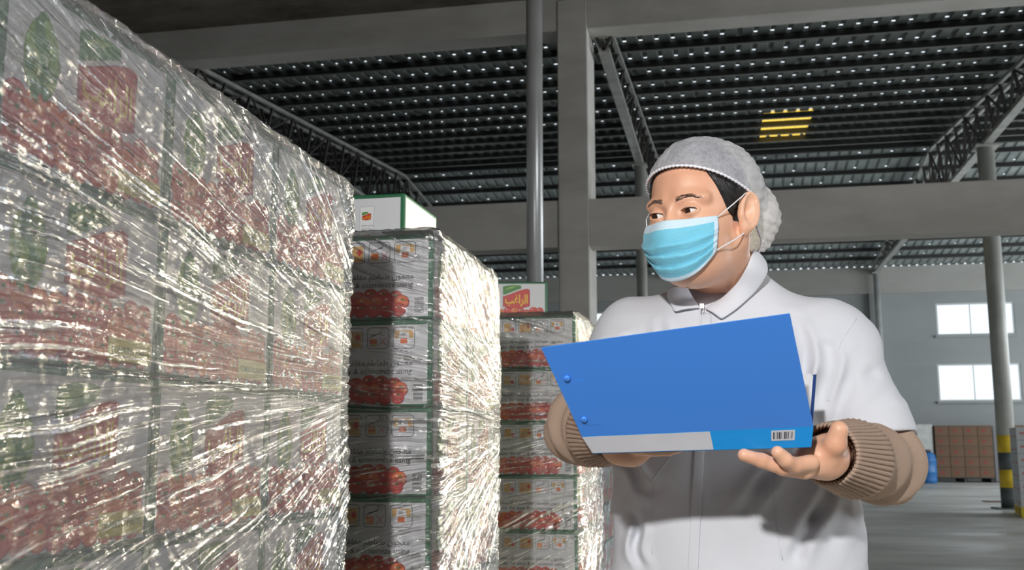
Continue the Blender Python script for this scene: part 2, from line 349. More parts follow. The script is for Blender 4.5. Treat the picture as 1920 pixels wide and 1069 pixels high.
def front_print(right, n, ux):          # the wide face: pictograms, two lines of writing, tomatoes, barcode
    f = Flat((0,0,0), ux, n); e = .012; W = BW
    o = f.mb
    f.rect(e, e*.5, W-e, BH-e, M_board, 0)
    x = W-.0425
    for k in range(4):
        a = x-.0525-k*.0625; b_ = a+.0525; z0, z1 = .136-.003, .136+.047
        f.ring(a, z0, b_, z1, .0014, M_ink)
        if k == 0:
            f.rect(a+.004, z0+.024, b_-.004, z1-.008, M_tan, 1); f.poly([(a+.012,z0+.012),(b_-.012,z0+.012),(b_-.015,z1-.012),(a+.016,z1-.009)], M_white, 2); f.rect(a+.018, z0+.012, b_-.018, z0+.024, M_or, 3); f.rect(a+.020, z1-.02, b_-.022, z1-.014, M_grey, 3)
        elif k == 1:
            f.rect(a+.006, z0+.006, a+.024, z0+.024, M_tan, 1); f.rect(a+.006, z0+.012, a+.024, z0+.022, M_or, 2)
            f.line((a+.006,z0+.026), (b_-.016,z1-.010), .0018, M_ink, 3); f.line((a+.010,z0+.031), (b_-.019,z1-.014), .0016, M_ink, 3); f.disc(b_-.013, z1-.008, .005, .004, M_grey, 3); f.disc(b_-.013, z1-.008, .0032, .0024, M_board, 3.3); f.disc(b_-.018, z1-.005, .004, .003, M_grey, 3)
            f.line((b_-.022,z0+.008), (b_-.006,z0+.026), .0014, M_red, 3); f.line((b_-.022,z0+.026), (b_-.006,z0+.008), .0014, M_red, 3)
        elif k == 2:
            f.rect(a+.004, z0+.004, b_-.004, z1-.008, M_tan, 1); f.disc(b_-.013, z0+.027, .008, .009, M_red, 2, 4); f.line((a+.006,z0+.006), (a+.020,z0+.024), .0014, M_red, 3); f.line((a+.006,z0+.024), (a+.020,z0+.006), .0014, M_red, 3)
        else: f.rect(a+.006, z0+.006, b_-.020, z1-.010, M_tan, 1); f.disc(b_-.013, z0+.016, .007, .008, M_red, 2)
        f.text(shape_arabic('سهل الفتح والاستخدام'), a+.003, z0-.0075, .0048, M_grey, sx=1.0)
    V, Fs = text_mesh(shape_arabic('معجون طماطم مغلفات – لاستخدام سهل واقتصادي'), .0185, bold=.006); mx_ = max(a for a, b_ in V)
    f.mb.add([f.P(W-.048-mx_+a, .095+b_, 3) for a, b_ in V], Fs, M_ink)
    V, Fs = text_mesh('Tomato paste  for easy & economize using', .0185, shear=.12, bold=.006); mx_ = max(a for a, b_ in V)
    f.mb.add([f.P(W-.048-mx_+a, .0755+b_, 3) for a, b_ in V], Fs, M_ink)
    q = random.Random(3); k = 0
    for row, zz in ((2, .052), (1, .040), (0, .022)):
        u = .014+(row % 2)*.010
        while u < W-.075-row*.012:
            k += 1; r = .0155+q.random()*.003; f.tomato(u+r, zz+q.uniform(-.003, .005)*(row > 0), r, 1.0+k*.16, k); u += r*1.75
    f.rect(W-.047, .012, W-.020, .053, M_white, 1)
    for k in range(13): f.rect(W-.045, .014+k*.003, W-.022, .014+k*.003+(.0018 if k % 3 else .0010), M_ink, 2)
    return f.mb.v, f.mb.f, f.mb.m, f.mb.mats
def side_print(plain=False):                       # the narrow face, +X side: u runs along +Y
    f = Flat((0,0,0), (0,1,0), (1,0,0)); e = .010; W = BD
    f.rect(e, e*.6, W-e, BH-e, M_board, 0)
    # leafy green artichoke-like head
    q = random.Random(5); cx, cy = .066, .118
    if plain:
        f.logo(.19, .030, .085, .085); return f.mb
    f.disc(cx, cy, .030, .046, M_leaf2, .8, 16); f.disc(cx, cy+.038, .012, .016, M_leaf, .9, 8)
    for k in range(26):
        t = q.uniform(0, 6.28); rr_ = math.sqrt(q.random()); f.disc(cx+.024*rr_*math.cos(t), cy+.038*rr_*math.sin(t), .009, .011, M_leaf if k % 3 else M_leaf2, 1+k*.08, 7, t)
    f.logo(.128, .080, .118, .105)
    k = 0
    for row, zz in ((2, .066), (1, .044), (0, .022)):
        u = .012
        while u < W-.040:
            k += 1; r = .016+q.random()*.0035; f.tomato(u+r*.9, zz+q.uniform(-.006, .006)*(row > 0), r, 1+k*.14, k+50); u += r*1.65
    f.rect(.215, .012, W-.014, .040, M_lab, 9); f.text('TOMATO PASTE', .220, .022, .0115, M_leaf, l=10, bold=.01)
    f.text('Al Ragheb', .255, .060, .009, M_ink, l=9) if False else None
    return f.mb
def sachet_print(W=BW):                 # the loose top carton: two printed sachets on white
    f = Flat((0,0,0), (1,0,0), (0,-1,0)); e = .012
    f.rect(e, e*.5, W-e, BH-e, M_board, 0)
    for a in (W-.135, W-.19, W-.245, W-.30):
        f.poly([(a, .03), (a+.042, .03), (a+.045, .165), (a+.002, .165)], M_grey, 1); f.poly([(a+.001, .031), (a+.041, .031), (a+.044, .164), (a+.003, .164)], M_white, 2)
        f.logo(a+.009, .125, .027, .024, 3)
        f.text(shape_arabic('معجون طماطم'), a+.008, .108, .006, M_ink, l=4); f.text('Tomato Paste', a+.007, .098, .0055, M_ink, l=4)
        for k, (uu, vv) in enumerate(((.012,.045),(.024,.043),(.034,.047),(.010,.062),(.022,.060),(.033,.064),(.016,.076),(.028,.077))): f.tomato(a+uu, vv, .0075, 3+k*.2, k)
    return f.mb
def print_obj(name, data, parent, loc=(0,0,0)):
    if isinstance(data, MB): mb = data
    else: mb = MB(); mb.v, mb.f, mb.m, mb.mats = data
    o = mb.build(name, parent); o.location = loc; return o
def make_carton(kind='main'):
    t = empty('tomato_paste_carton', (0,0,0))
    bmb = MB().bevbox((-BW/2, -BD/2, .0006), (BW/2, BD/2, BH-.0006), M_green, .0035)
    bmb.box((-BW/2+.006, -.0006, BH-.0007), (BW/2-.006, .0006, BH-.0002), M_tape)
    bmb.build('body', t)
    if kind == 'main': print_obj('front_print', front_print(True, (0,-1,0), (1,0,0)), t, (-BW/2, -BD/2, 0))
    else: print_obj('front_print', sachet_print(), t, (-BW/2, -BD/2, 0))
    print_obj('side_print', side_print(kind != 'main'), t, (BW/2, -BD/2, 0))
    return t
carton0 = make_carton(); first = [True]
def put_carton(x, y, z, rz, label, group):
    if first[0]: c = carton0; first[0] = False
    else: c = copy_tree(carton0)
    c.location = (x, y, z); c.rotation_euler = (0, 0, rz); tag(c, label, 'carton', group); return c

# pallets
M_wood = mat('pallet_wood', (.40, .28, .16), .8, noise=.25, nscale=9)
PH = 1.585-7*(BH+.001)
def pallet(x0, x1, y0, y1, label, m=M_wood, h=None, cat='pallet'):
    h = h or PH-.002; t = empty('pallet', ((x0+x1)/2, (y0+y1)/2, 0), label=label, cat=cat)
    a, b_ = (x1-x0)/2, (y1-y0)/2; n = max(4, int((y1-y0)/.17))
    for i in range(n):
        yc = -b_+.05+(2*b_-.10)*i/(n-1); MB().bevbox((-a, yc-.05, h-.022), (a, yc+.05, h), m, .002).build('deck_board', t)
    for xx in (-a+.05, 0, a-.05):
        MB().box((xx-.05, -b_, h-.044), (xx+.05, b_, h-.022), m).build('stringer', t)
        for yy in (-b_+.07, 0, b_-.07): MB().box((xx-.05, yy-.07, .022), (xx+.05, yy+.07, h-.044), m).build('block', t)
        MB().box((xx-.05, -b_, 0), (xx+.05, b_, .022), m).build('skid', t)
    return t
q = random.Random(2)
LV = ('bottom', 'second-lowest', 'third-lowest', 'middle', 'third-highest', 'second-highest', 'topmost')
def stack(xr, y0, nx, ny, who, grp, colname, rows=7):
    """xr: X of the right face, y0: Y of the near face"""
    for k in range(rows):
        for j in range(ny):
            for i in range(nx):
                d = q.uniform(-.0012, .0012)
                lab = '%s-layer green-edged tomato carton %s' % (LV[k], colname(i, j))
                put_carton(xr-BW/2-i*(BW+.006)+d, y0+BD/2+j*(BD+.004), PH+k*(BH+.001), q.uniform(-.002, .002), lab, grp)
LX, LY1 = -.700, 1.838
pallet(LX-2*BW-.02, LX, LY1-4*BD-.02, LY1, 'wooden pallet under the nearest wrapped load at the left')
ORD = ('second farthest', 'farthest')
stack(LX, LY1-4*BD-.012, 1, 4, '', 'cartons on the nearest wrapped pallet', lambda i, j: 'of the nearest wrapped load, %s column from the camera' % ('first', 'second', 'third', 'fourth and last')[j])
MX, MY = -.655, 2.285
pallet(MX-2*BW-.02, MX, MY, MY+2*BD+.02, 'wooden pallet under the middle wrapped load')
stack(MX, MY, 2, 2, '', 'cartons on the middle wrapped pallet', lambda i, j: 'of the middle wrapped load, %s row, %s side' % (('near', 'far')[j], ('right', 'left')[i]))
TX, TY = -.555, 3.89
pallet(TX-2*BW-.02, TX, TY, TY+2*BD+.02, 'wooden pallet under the third wrapped load beside the worker')
stack(TX, TY, 2, 2, '', 'cartons on the third wrapped pallet', lambda i, j: 'of the third wrapped load, %s row, %s side' % (('near', 'far')[j], ('right', 'left')[i]))
QX, QY = -.66, 5.46
pallet(QX-2*BW-.02, QX, QY, QY+2*BD+.02, 'wooden pallet under the fourth load behind the worker\'s elbow')
stack(QX, QY, 2, 2, '', 'cartons on the fourth pallet', lambda i, j: 'of the fourth load behind the elbow, %s row, %s side' % (('near', 'far')[j], ('right', 'left')[i]))
# loose cartons on top
c = make_carton('sachet'); c.location = (-.875-BW/2, 2.755+BD/2, 1.603); c.rotation_euler = (0,0,-.01)
tag(c, 'loose white carton printed with sachets, lying on top of the middle load', 'carton')
a_ = at(1026, 534, 2, 1.589+BH)
c = make_carton('main'); RZ = math.radians(10.5); v_ = Matrix.Rotation(RZ, 3, 'Z') @ Vector((-BD/2, BW/2, 0)); c.rotation_euler = (0, 0, RZ-math.pi/2); c.location = (a_.x+v_.x, a_.y+v_.y, 1.603)
tag(c, 'loose carton with a red and green logo, on top of the third load', 'carton')

# ------------------------------------------------------------------ stretch film
def film_mat(name, haze, gloss, bump, su, sv, rough, bundle=.6, tint=.9):
    m = bpy.data.materials.new(name); m.use_nodes = True; nt = m.node_tree; nt.nodes.clear(); L = nt.links.new; N = nt.nodes.new
    out = N('ShaderNodeOutputMaterial'); tr = N('ShaderNodeBsdfTransparent'); tr.inputs[0].default_value = (tint, tint, tint*1.01, 1)
    gl = N('ShaderNodeBsdfGlossy'); gl.inputs['Roughness'].default_value = rough; gl.inputs['Color'].default_value = (.95, .95, .95, 1)
    df = N('ShaderNodeBsdfDiffuse'); df.inputs[0].default_value = (.8, .8, .82, 1)
    uv = N('ShaderNodeUVMap'); uv.uv_map = 'flow'; mp = N('ShaderNodeMapping'); mp.inputs['Scale'].default_value = (su, sv, 1)
    n1 = N('ShaderNodeTexNoise'); n1.inputs['Scale'].default_value = 1; n1.inputs['Detail'].default_value = 5; n1.inputs['Distortion'].default_value = .6
    tc = N('ShaderNodeTexCoord'); n2 = N('ShaderNodeTexNoise'); n2.inputs['Scale'].default_value = 22; n2.inputs['Detail'].default_value = 3
    ad_ = N('ShaderNodeMath'); ad_.operation = 'MULTIPLY_ADD'; ad_.inputs[1].default_value = .8
    L(uv.outputs[0], mp.inputs[0]); L(mp.outputs[0], n1.inputs['Vector']); L(tc.outputs['Object'], n2.inputs['Vector'])
    L(n2.outputs['Fac'], ad_.inputs[0]); L(n1.outputs['Fac'], ad_.inputs[2])
    bp = N('ShaderNodeBump'); bp.inputs['Strength'].default_value = bump; bp.inputs['Distance'].default_value = .012
    L(ad_.outputs[0], bp.inputs['Height']); L(bp.outputs[0], gl.inputs['Normal']); 
    fr = N('ShaderNodeLayerWeight'); fr.inputs['Blend'].default_value = .25; L(bp.outputs[0], fr.inputs['Normal'])
    ml = N('ShaderNodeMath'); ml.operation = 'MULTIPLY_ADD'; ml.inputs[1].default_value = .75; ml.inputs[2].default_value = gloss; ml.use_clamp = True
    L(fr.outputs['Fresnel'], ml.inputs[0])
    # gathered bundles of film: several layers, so they mirror more
    mp2 = N('ShaderNodeMapping'); mp2.inputs['Scale'].default_value = (su*.55, sv*.6, 1); mp2.inputs['Location'].default_value = (3, 7, 0); n3 = N('ShaderNodeTexNoise'); n3.inputs['Detail'].default_value = 4; n3.inputs['Scale'].default_value = 1; n3.inputs['Distortion'].default_value = 1.2
    L(uv.outputs[0], mp2.inputs[0]); L(mp2.outputs[0], n3.inputs['Vector'])
    rp = N('ShaderNodeMapRange'); rp.inputs['From Min'].default_value = .535; rp.inputs['From Max'].default_value = .68; rp.inputs['To Max'].default_value = bundle; L(n3.outputs['Fac'], rp.inputs['Value'])
    ax = N('ShaderNodeMath'); ax.operation = 'ADD'; ax.use_clamp = True; L(ml.outputs[0], ax.inputs[0]); L(rp.outputs[0], ax.inputs[1])
    m1 = N('ShaderNodeMixShader'); m1.inputs[0].default_value = haze; m2 = N('ShaderNodeMixShader')
    L(tr.outputs[0], m1.inputs[1]); L(df.outputs[0], m1.inputs[2]); L(ax.outputs[0], m2.inputs[0]); L(m1.outputs[0], m2.inputs[1]); L(gl.outputs[0], m2.inputs[2]); L(m2.outputs[0], out.inputs[0])
    MATS[name] = m; return m
def film(name, x0, x1, y0, y1, ztop, zlo, mt, label, sub, conv, amp, fy, fx, seed, group='clear films wound round the pallet loads', bulge=.006, side=None):
    """a wound film: front (-Y), right (+X) and back (+Y) walls, folded in over the top; sub = fine sample step"""
    g = .006; R_ = .02
    # perimeter polyline with rounded corners, sampled finely on the walls in view
    def seg(p, q, st):
        n = max(2, int((Vector(q)-Vector(p)).length/st)); return [(p[0]+(q[0]-p[0])*i/n, p[1]+(q[1]-p[1])*i/n) for i in range(n)]
    X0, X1, Y0, Y1 = x0-g, x1+g, y0-g, y1+g
    pts, nr = [], []
    def wall(p, q, n, st):
        for s_ in seg(p, q, st): pts.append(s_); nr.append(n)
    def corner(cx, cy, a0):
        for i in range(6):
            a = math.radians(a0+90*i/6); pts.append((cx+R_*math.cos(a), cy+R_*math.sin(a))); nr.append((math.cos(a), math.sin(a)))
    wall((X0, Y1-R_), (X0, Y0+R_), (-1,0), .06); corner(X0+R_, Y0+R_, 180)
    wall((X0+R_, Y0), (X1-R_, Y0), (0,-1), fx); corner(X1-R_, Y0+R_, 270)
    wall((X1, Y0+R_), (X1, Y1-R_), (1,0), fy); corner(X1-R_, Y1-R_, 0)
    wall((X1-R_, Y1), (X0+R_, Y1), (0,1), .012); corner(X0+R_, Y1-R_, 90)
    P = np.array(pts); Nn = np.array(nr); n = len(P)
    d = np.linalg.norm(np.roll(P, -1, 0)-P, axis=1); s = np.concatenate([[0], np.cumsum(d)[:-1]])
    zs = list(np.arange(.10, zlo, .04)) + list(np.arange(zlo, ztop-.006, sub))
    zz = np.array(zs); m0 = len(zz)
    Z, S = np.meshgrid(zz, s, indexing='ij')
    # flow field: creases fan out from gather points
    Cc, zc = conv; sc_ = s[np.argmin(np.abs(P-np.array(Cc)).sum(1))]
    dx = np.abs(S-sc_)+.25; dz = Z-zc; th = np.arctan2(dz, dx)*1.15; rr_ = np.hypot(dx, dz)
    wob = (vnoise(S*5, Z*9, seed+9)-.5)*.10
    u, v = rr_+0*S, th+wob*.35
    h = .50*ridge(vnoise(u*5, v*70, seed))**2 + .35*ridge(vnoise(u*11+3, v*150, seed+1))**2 + .5*(vnoise(u*2.2, v*16, seed+2)) + .25*ridge(vnoise(S*30, Z*30+S*12, seed+3))**3
    h += .9*ridge(vnoise(u*1.6+5, v*26, seed+12))**3
    cr = np.clip(vnoise(S*4+7, Z*5, seed+4)*2.2-1.0, 0, 1); h += cr*(.6*ridge(vnoise(S*60+Z*25, Z*45, seed+5)) + .3*ridge(vnoise(S*130, Z*90-S*60, seed+6)))
    D = amp*h
    # loose tent and belly away from the corners
    D += bulge*np.clip(vnoise(S*2.5, Z*3, seed+7)-.3, 0, 1)
    tp = np.clip((Z-(ztop-.05))/.05, 0, 1); D = D*(1-tp*.3) 
    X = P[None,:,0]+Nn[None,:,0]*D; Y = P[None,:,1]+Nn[None,:,1]*D; Zg = Z + amp*.5*(vnoise(S*20, Z*20, seed+8)-.5)
    rows = [np.stack([X, Y, Zg], -1)]; uv = [np.stack([u, v], -1)]
    # fold over the top edge
    cxy = np.array([(x0+x1)/2, (y0+y1)/2]); half = np.array([(x1-x0)/2, (y1-y0)/2])
    last = rows[0][-1]
    for k, (inn, up) in enumerate(((.0, .0085), (.004, .0125), (.010, .015), (.022, .016), (.04, .0155), (.07, .015), (.11, .0145), (.15, .0135))):
        dirn = cxy-P; nrm = Nn
        q2 = last.copy(); q2[:, 0] -= nrm[:, 0]*(inn+.004); q2[:, 1] -= nrm[:, 1]*(inn+.004)
        q2[:, 2] = ztop-.006+up + .7*amp*(ridge(vnoise(s*60+k*.35, s*0+k*.7, seed+11))) 
        rows.append(q2[None]); uv.append(np.stack([s*1.0, np.full_like(s, 3+inn)], -1)[None])
    V = np.concatenate(rows, 0); UV = np.concatenate(uv, 0); m_ = V.shape[0]
    idx = np.arange(m_*n).reshape(m_, n); A = idx[:-1]; B = idx[1:]
    F = np.stack([A, np.roll(A, -1, 1), np.roll(B, -1, 1), B], -1).reshape(-1, 4)
    o = npmesh(name, V.reshape(-1, 3), F, mt); me = o.data
    if side is not None:
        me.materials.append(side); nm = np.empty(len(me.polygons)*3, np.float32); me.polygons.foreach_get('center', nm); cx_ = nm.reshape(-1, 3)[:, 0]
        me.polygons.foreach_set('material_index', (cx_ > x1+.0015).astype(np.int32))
    lay = me.uv_layers.new(name='flow'); li = np.empty(len(me.loops), np.int32); me.loops.foreach_get('vertex_index', li)
    lay.data.foreach_set('uv', UV.reshape(-1, 2)[li].astype(np.float32).ravel())
    return tag(o, label, 'plastic film', group)
F1 = film_mat('film_near', .12, .08, 1.0, 4, 120, .18, .85, .82)
F2 = film_mat('film_mid', .05, .09, 1.0, 5, 110, .17, .75, .95)
F2s = film_mat('film_side_glare', .10, .12, 1.0, 5, 90, .20, .9, .55)  # strobe glare built into the side walls: hazier, shinier copy that veils the print
TOPZ = 1.585
film('stretch_film', LX-BW*2-.01, LX, LY1-4*BD-.012, LY1, TOPZ, .80, F1, 'crinkled clear film wrapped round the nearest pallet load at the left', .0026, ((LX, LY1+.006), 1.22), .0065, .0035, .02, 21, bulge=.010)
film('stretch_film', MX-BW*2-.01, MX, MY, MY+2*BD+.004, TOPZ, .80, F2, 'clear film glaring in the light, wrapped round the middle pallet load', .003, ((MX, MY+2*BD), 1.15), .006, .004, .005, 31, bulge=.02, side=F2s)
film('stretch_film', TX-BW*2-.01, TX, TY, TY+2*BD+.004, TOPZ, .80, F2, 'crumpled clear film round the third pallet load beside the worker', .004, ((TX, TY+2*BD), 1.2), .009, .006, .005, 41, bulge=.012, side=F2s)
film('stretch_film', QX-BW*2-.01, QX, QY, QY+2*BD+.004, TOPZ, .60, F2, 'clear film round the fourth pallet load behind the worker\'s elbow', .01, ((QX, QY+2*BD), 1.2), .004, .01, .02, 51)

# ------------------------------------------------------------------ worker: distance-field modelling
def A3(v): return np.array([v[0], v[1], v[2]], float)
def snet(f, lo, hi, h):
    """surface of f = 0 as quads (naive surface nets); fine samples only near the surface"""
    lo = np.array(lo, float); hi = np.array(hi, float); K = 4
    n = (np.ceil((hi-lo)/(h*K)).astype(int)+1)
    ax = [lo[i]+np.arange(n[i])*h*K for i in range(3)]
    G = np.stack(np.meshgrid(*ax, indexing='ij'), -1).reshape(-1, 3)
    Dc = f(G+h*(K-1)/2).reshape(n)
    D = np.repeat(np.repeat(np.repeat(Dc, K, 0), K, 1), K, 2).astype(np.float32)
    idx = np.argwhere(np.abs(D) < h*K*1.9); D[tuple(idx.T)] = f(lo+idx*h)
    S = D < 0; nx, ny, nz = D.shape
    c = np.zeros((nx-1, ny-1, nz-1), np.int8)
    for i in (0,1):
        for j in (0,1):
            for k in (0,1): c += S[i:nx-1+i, j:ny-1+j, k:nz-1+k]
    cells = np.argwhere((c > 0) & (c < 8)); vid = -np.ones(c.shape, np.int32); vid[tuple(cells.T)] = np.arange(len(cells))
    acc = np.zeros((len(cells), 3)); cnt = np.zeros(len(cells))
    cor = [(i,j,k) for i in (0,1) for j in (0,1) for k in (0,1)]
    val = {o: D[cells[:,0]+o[0], cells[:,1]+o[1], cells[:,2]+o[2]] for o in cor}
    for a in cor:
        for d in range(3):
            if a[d]: continue
            b = list(a); b[d] = 1; b = tuple(b); va, vb = val[a], val[b]; m = (va < 0) != (vb < 0)
            t = np.where(m, va/(va-vb+1e-12), 0); p = np.zeros((len(cells), 3)); p[:] = a; p[:, d] += t
            acc[m] += p[m]; cnt[m] += 1
    V = lo+(cells+acc/cnt[:, None])*h; F = []
    for d in range(3):
        e1, e2 = (d+1) % 3, (d+2) % 3
        s0 = [slice(None)]*3; s1 = [slice(None)]*3; s0[d] = slice(0, -1); s1[d] = slice(1, None)
        A, B = S[tuple(s0)], S[tuple(s1)]; E_ = np.argwhere(A != B)
        ok = (E_[:, e1] > 0) & (E_[:, e2] > 0) & (E_[:, e1] < D.shape[e1]-1) & (E_[:, e2] < D.shape[e2]-1); E_ = E_[ok]
        q = []
        for u_, v_ in ((0,0),(1,0),(1,1),(0,1)):
            k = E_.copy(); k[:, e1] -= u_; k[:, e2] -= v_; q.append(vid[tuple(k.T)])
        Q = np.stack(q, -1); fl_ = ~A[tuple(E_.T)]; Q[fl_] = Q[fl_][:, ::-1]; F.append(Q)
    F = np.concatenate(F); F = F[(F >= 0).all(1)]
    return V, F
def ell(p, c, r, R=None):
    q = p-np.array(c)
    if R is not None: q = q@R
    r = np.array(r, float); a = q/r; k0 = np.sqrt((a*a).sum(-1))+1e-9; b = a/r; k1 = np.sqrt((b*b).sum(-1))+1e-9
    return k0*(k0-1)/k1
def cone(p, a, b, ra, rb):
    a = A3(a); b = A3(b); ab = b-a; t = np.clip(((p-a)@ab)/(ab@ab), 0, 1); return np.linalg.norm(p-a-t[:, None]*ab, axis=1)-(ra+(rb-ra)*t)
def smin(a, b, k): h = np.clip(.5+.5*(b-a)/k, 0, 1); return b*(1-h)+a*h-k*h*(1-h)
def smax(a, b, k): return -smin(-a, -b, k)
def chain(p, pts, rs, k=.006):
    d = cone(p, pts[0], pts[1], rs[0], rs[1])
    for i in range(1, len(pts)-1): d = smin(d, cone(p, pts[i], pts[i+1], rs[i], rs[i+1]), k)
    return d
def n3(p, s, seed):       # cheap smooth 3-D noise, -1..1
    r = np.random.default_rng(seed); o = np.zeros(len(p))
    for k in range(5):
        d = r.normal(size=3)*s; o += np.sin(p@d+r.random()*6.28+1.3*np.sin(p@(r.normal(size=3)*np.array(s))*.7+r.random()*6.28))
    return o/3
def frame(yaw, pitch=0):
    F_ = A3((CF.x, CF.y, 0)); F_ /= np.linalg.norm(F_); Rr = A3(CR); y = math.radians(yaw)
    f = -math.cos(y)*F_-math.sin(y)*Rr; s = math.cos(y)*Rr-math.sin(y)*F_; u = np.array([0,0,1.])
    p_ = math.radians(pitch); f, u = f*math.cos(p_)-u*math.sin(p_), u*math.cos(p_)+f*math.sin(p_)
    return np.stack([f, s, u], 1)      # columns: forward, toward image right, up
HM = frame(42, 6); HO = A3(ad(1310, 405, 1.80))
TM = frame(20); TO = A3(ad(1372, 800, 1.90)); TO[2] = 0
hw = lambda x, y, z: HO+HM@np.array([x, y, z])
tw = lambda x, y, z: TO+TM@np.array([x, y, z])
def cranium(q): return ell(q, (-.010, 0, .030), (.094, .079, .098))
def face_core(q):
    d = smin(cranium(q), ell(q, (.028, 0, -.045), (.062, .066, .080)), .03)
    d = smin(d, ell(q, (.030, 0, -.078), (.052, .054, .040)), .02)
    d = smin(d, ell(q, (.060, 0, -.098), (.022, .026, .018)), .02)
    for s in (-1, 1):
        d = smin(d, ell(q, (.048, s*.040, -.036), (.036, .028, .034)), .02)
        d = smin(d, cone(q, (.077, s*.014, .020), (.064, s*.052, .020), .011, .009), .014)
    return d
def nose(q): return smin(cone(q, (.084, 0, .006), (.099, 0, -.034), .0085, .0115), ell(q, (.093, 0, -.042), (.014, .018, .010)), .01)
def head_sdf(P):
    q = (P-HO)@HM; d = smin(face_core(q), nose(q), .014)
    for s in (-1, 1):
        d = smax(d, -ell(q, (.098, s*.031, .000), (.014, .021, .0125)), .012)
        eb = ell(q, (.0745, s*.0325, -.001), (.0145, .0165, .0145)); a = math.radians(-4*s)
        # almond opening between the lids
        zz = q[:, 2]+.0008-(q[:, 1]-s*.0325)*math.tan(math.radians(3))*s; yy = (q[:, 1]-s*.0315)/.0150
        slit = np.maximum(np.abs(zz)-.0040*np.sqrt(np.clip(1-yy**2, 0, 1)), -(q[:, 0]-.075)); slit = np.maximum(slit, (np.abs(yy)-1)*.014)
        lid = smax(eb, -slit, .0012); d = smin(d, lid, .004)
        d = np.maximum(d, -np.maximum(slit, ell(q, (.0745, s*.0325, -.001), (.0150, .0158, .0150))))
        d = smin(d, cone(q, (.083, s*.022, -.0125), (.075, s*.044, -.0115), .0018, .0014), .006)    # pouch below the eye
        R = np.array(Matrix.Rotation(s*math.radians(-24), 3, 'Z') @ Matrix.Rotation(math.radians(-10), 3, 'Y'))
        e = ell(q, (-.010, s*.0895, -.006), (.0195, .0085, .0335), R); e = smax(e, -ell(q, (-.004, s*.1010, -.002), (.0120, .0125, .0225), R), .003)
        rim = np.abs(ell(q, (-.010, s*.0920, -.004), (.0175, .02, .0305), R))-.0026; rim = np.maximum(rim, np.abs((q-np.array((-.010, s*.0935, -.004)))@R[:, 1])-.0035)
        e = smin(e, rim, .004); e = smin(e, ell(q, (-.002, s*.0860, -.034), (.009, .006, .010)), .006); e = smin(e, ell(q, (.007, s*.0855, -.010), (.004, .005, .008)), .004)
        d = smin(d, e, .005)
        d = smax(d, -ell(q, (-.004, s*.0965, -.006), (.0075, .0120, .0130), R), .003); d = smax(d, -ell(q, (-.010, s*.0990, .013), (.009, .0060, .0065), R), .002)
    nk = cone(P, hw(-.028, 0, -.06), tw(.0, .0, 1.40), .060, .066); d = smin(d, nk, .030)
    q2 = q; d = smin(d, cone(P, hw(-.02, .062, -.05), tw(.06, .02, 1.37), .014, .012), .03)
    return d+n3(P, 60, 4)*.0003
body_mb_V, body_mb_F = [], []
V, F = snet(head_sdf, HO+np.array([-.17, -.17, -.25]), HO+np.array([.17, .17, .15]), .0019)
def skin_mat():
    m = bpy.data.materials.new('skin'); m.use_nodes = True; nt = m.node_tree; b = nt.nodes['Principled BSDF']; L = nt.links.new
    tc = nt.nodes.new('ShaderNodeTexCoord'); n = nt.nodes.new('ShaderNodeTexNoise'); n.inputs['Scale'].default_value = 14; n.inputs['Detail'].default_value = 4
    r = nt.nodes.new('ShaderNodeValToRGB'); r.color_ramp.elements[0].position = .3; r.color_ramp.elements[1].position = .7
    r.color_ramp.elements[0].color = (.74, .37, .23, 1); r.color_ramp.elements[1].color = (.87, .51, .34, 1)
    L(tc.outputs['Object'], n.inputs['Vector']); L(n.outputs['Fac'], r.inputs[0]); L(r.outputs[0], b.inputs['Base Color'])
    n2 = nt.nodes.new('ShaderNodeTexNoise'); n2.inputs['Scale'].default_value = 420; L(tc.outputs['Object'], n2.inputs['Vector'])
    bp = nt.nodes.new('ShaderNodeBump'); bp.inputs['Strength'].default_value = .12; bp.inputs['Distance'].default_value = .001; L(n2.outputs['Fac'], bp.inputs['Height']); L(bp.outputs[0], b.inputs['Normal'])
    b.inputs['Roughness'].default_value = .45; b.inputs['Subsurface Weight'].default_value = .12; b.inputs['Subsurface Radius'].default_value = (.012, .004, .002)
    return m
M_skin = skin_mat()
worker = empty('person', tuple(TO), label='worker in a white short-sleeved coat, hairnet and blue mask, reading an open folder', cat='person')
WI = -Vector(TO)
def wchild(o, parent=None):
    o.parent = parent or worker
    if parent is None: o.matrix_parent_inverse = Matrix.Translation(WI)
    return o
body_mb_V.append(V); body_mb_F.append(F)

# arms: joints (image-right arm first)
SH = [A3(ad(1552, 652, 1.84)), A3(ad(1200, 640, 1.97))]
EL = [A3(ad(1658, 872, 1.74)), A3(ad(1094, 800, 1.80))]
WR = [A3(ad(1556, 852, 1.50)), A3(ad(1150, 815, 1.56))]
def hand_sdf(P, w, palm, fingers, thumb):
    d = cone(P, w, palm[0], .030, .030); d = smin(d, chain(P, palm, [.024]*len(palm), .015), .02)
    for f_ in fingers: d = smin(d, chain(P, f_, [.0115, .0102, .0096, .0085][:len(f_)], .004), .007)
    return smin(d, chain(P, thumb, [.0165, .0145, .0125][:len(thumb)], .006), .012)
Rh = dict(palm=[ad(1548, 858, 1.47), ad(1522, 862, 1.455)],
          fingers=[[ad(1520, 868, 1.425), ad(1490, 873, 1.405), ad(1472, 862, 1.392), ad(1458, 848, 1.387)],
                   [ad(1510, 884, 1.435), ad(1468, 878, 1.415), ad(1428, 864, 1.410), ad(1395, 853, 1.405)],
                   [ad(1505, 872, 1.465), ad(1460, 868, 1.462), ad(1425, 862, 1.462), ad(1402, 857, 1.462)],
                   [ad(1505, 866, 1.49), ad(1465, 864, 1.49), ad(1435, 860, 1.49), ad(1415, 857, 1.49)]],
          thumb=[ad(1548, 862, 1.455), ad(1566, 832, 1.43), ad(1573, 806, 1.425)])
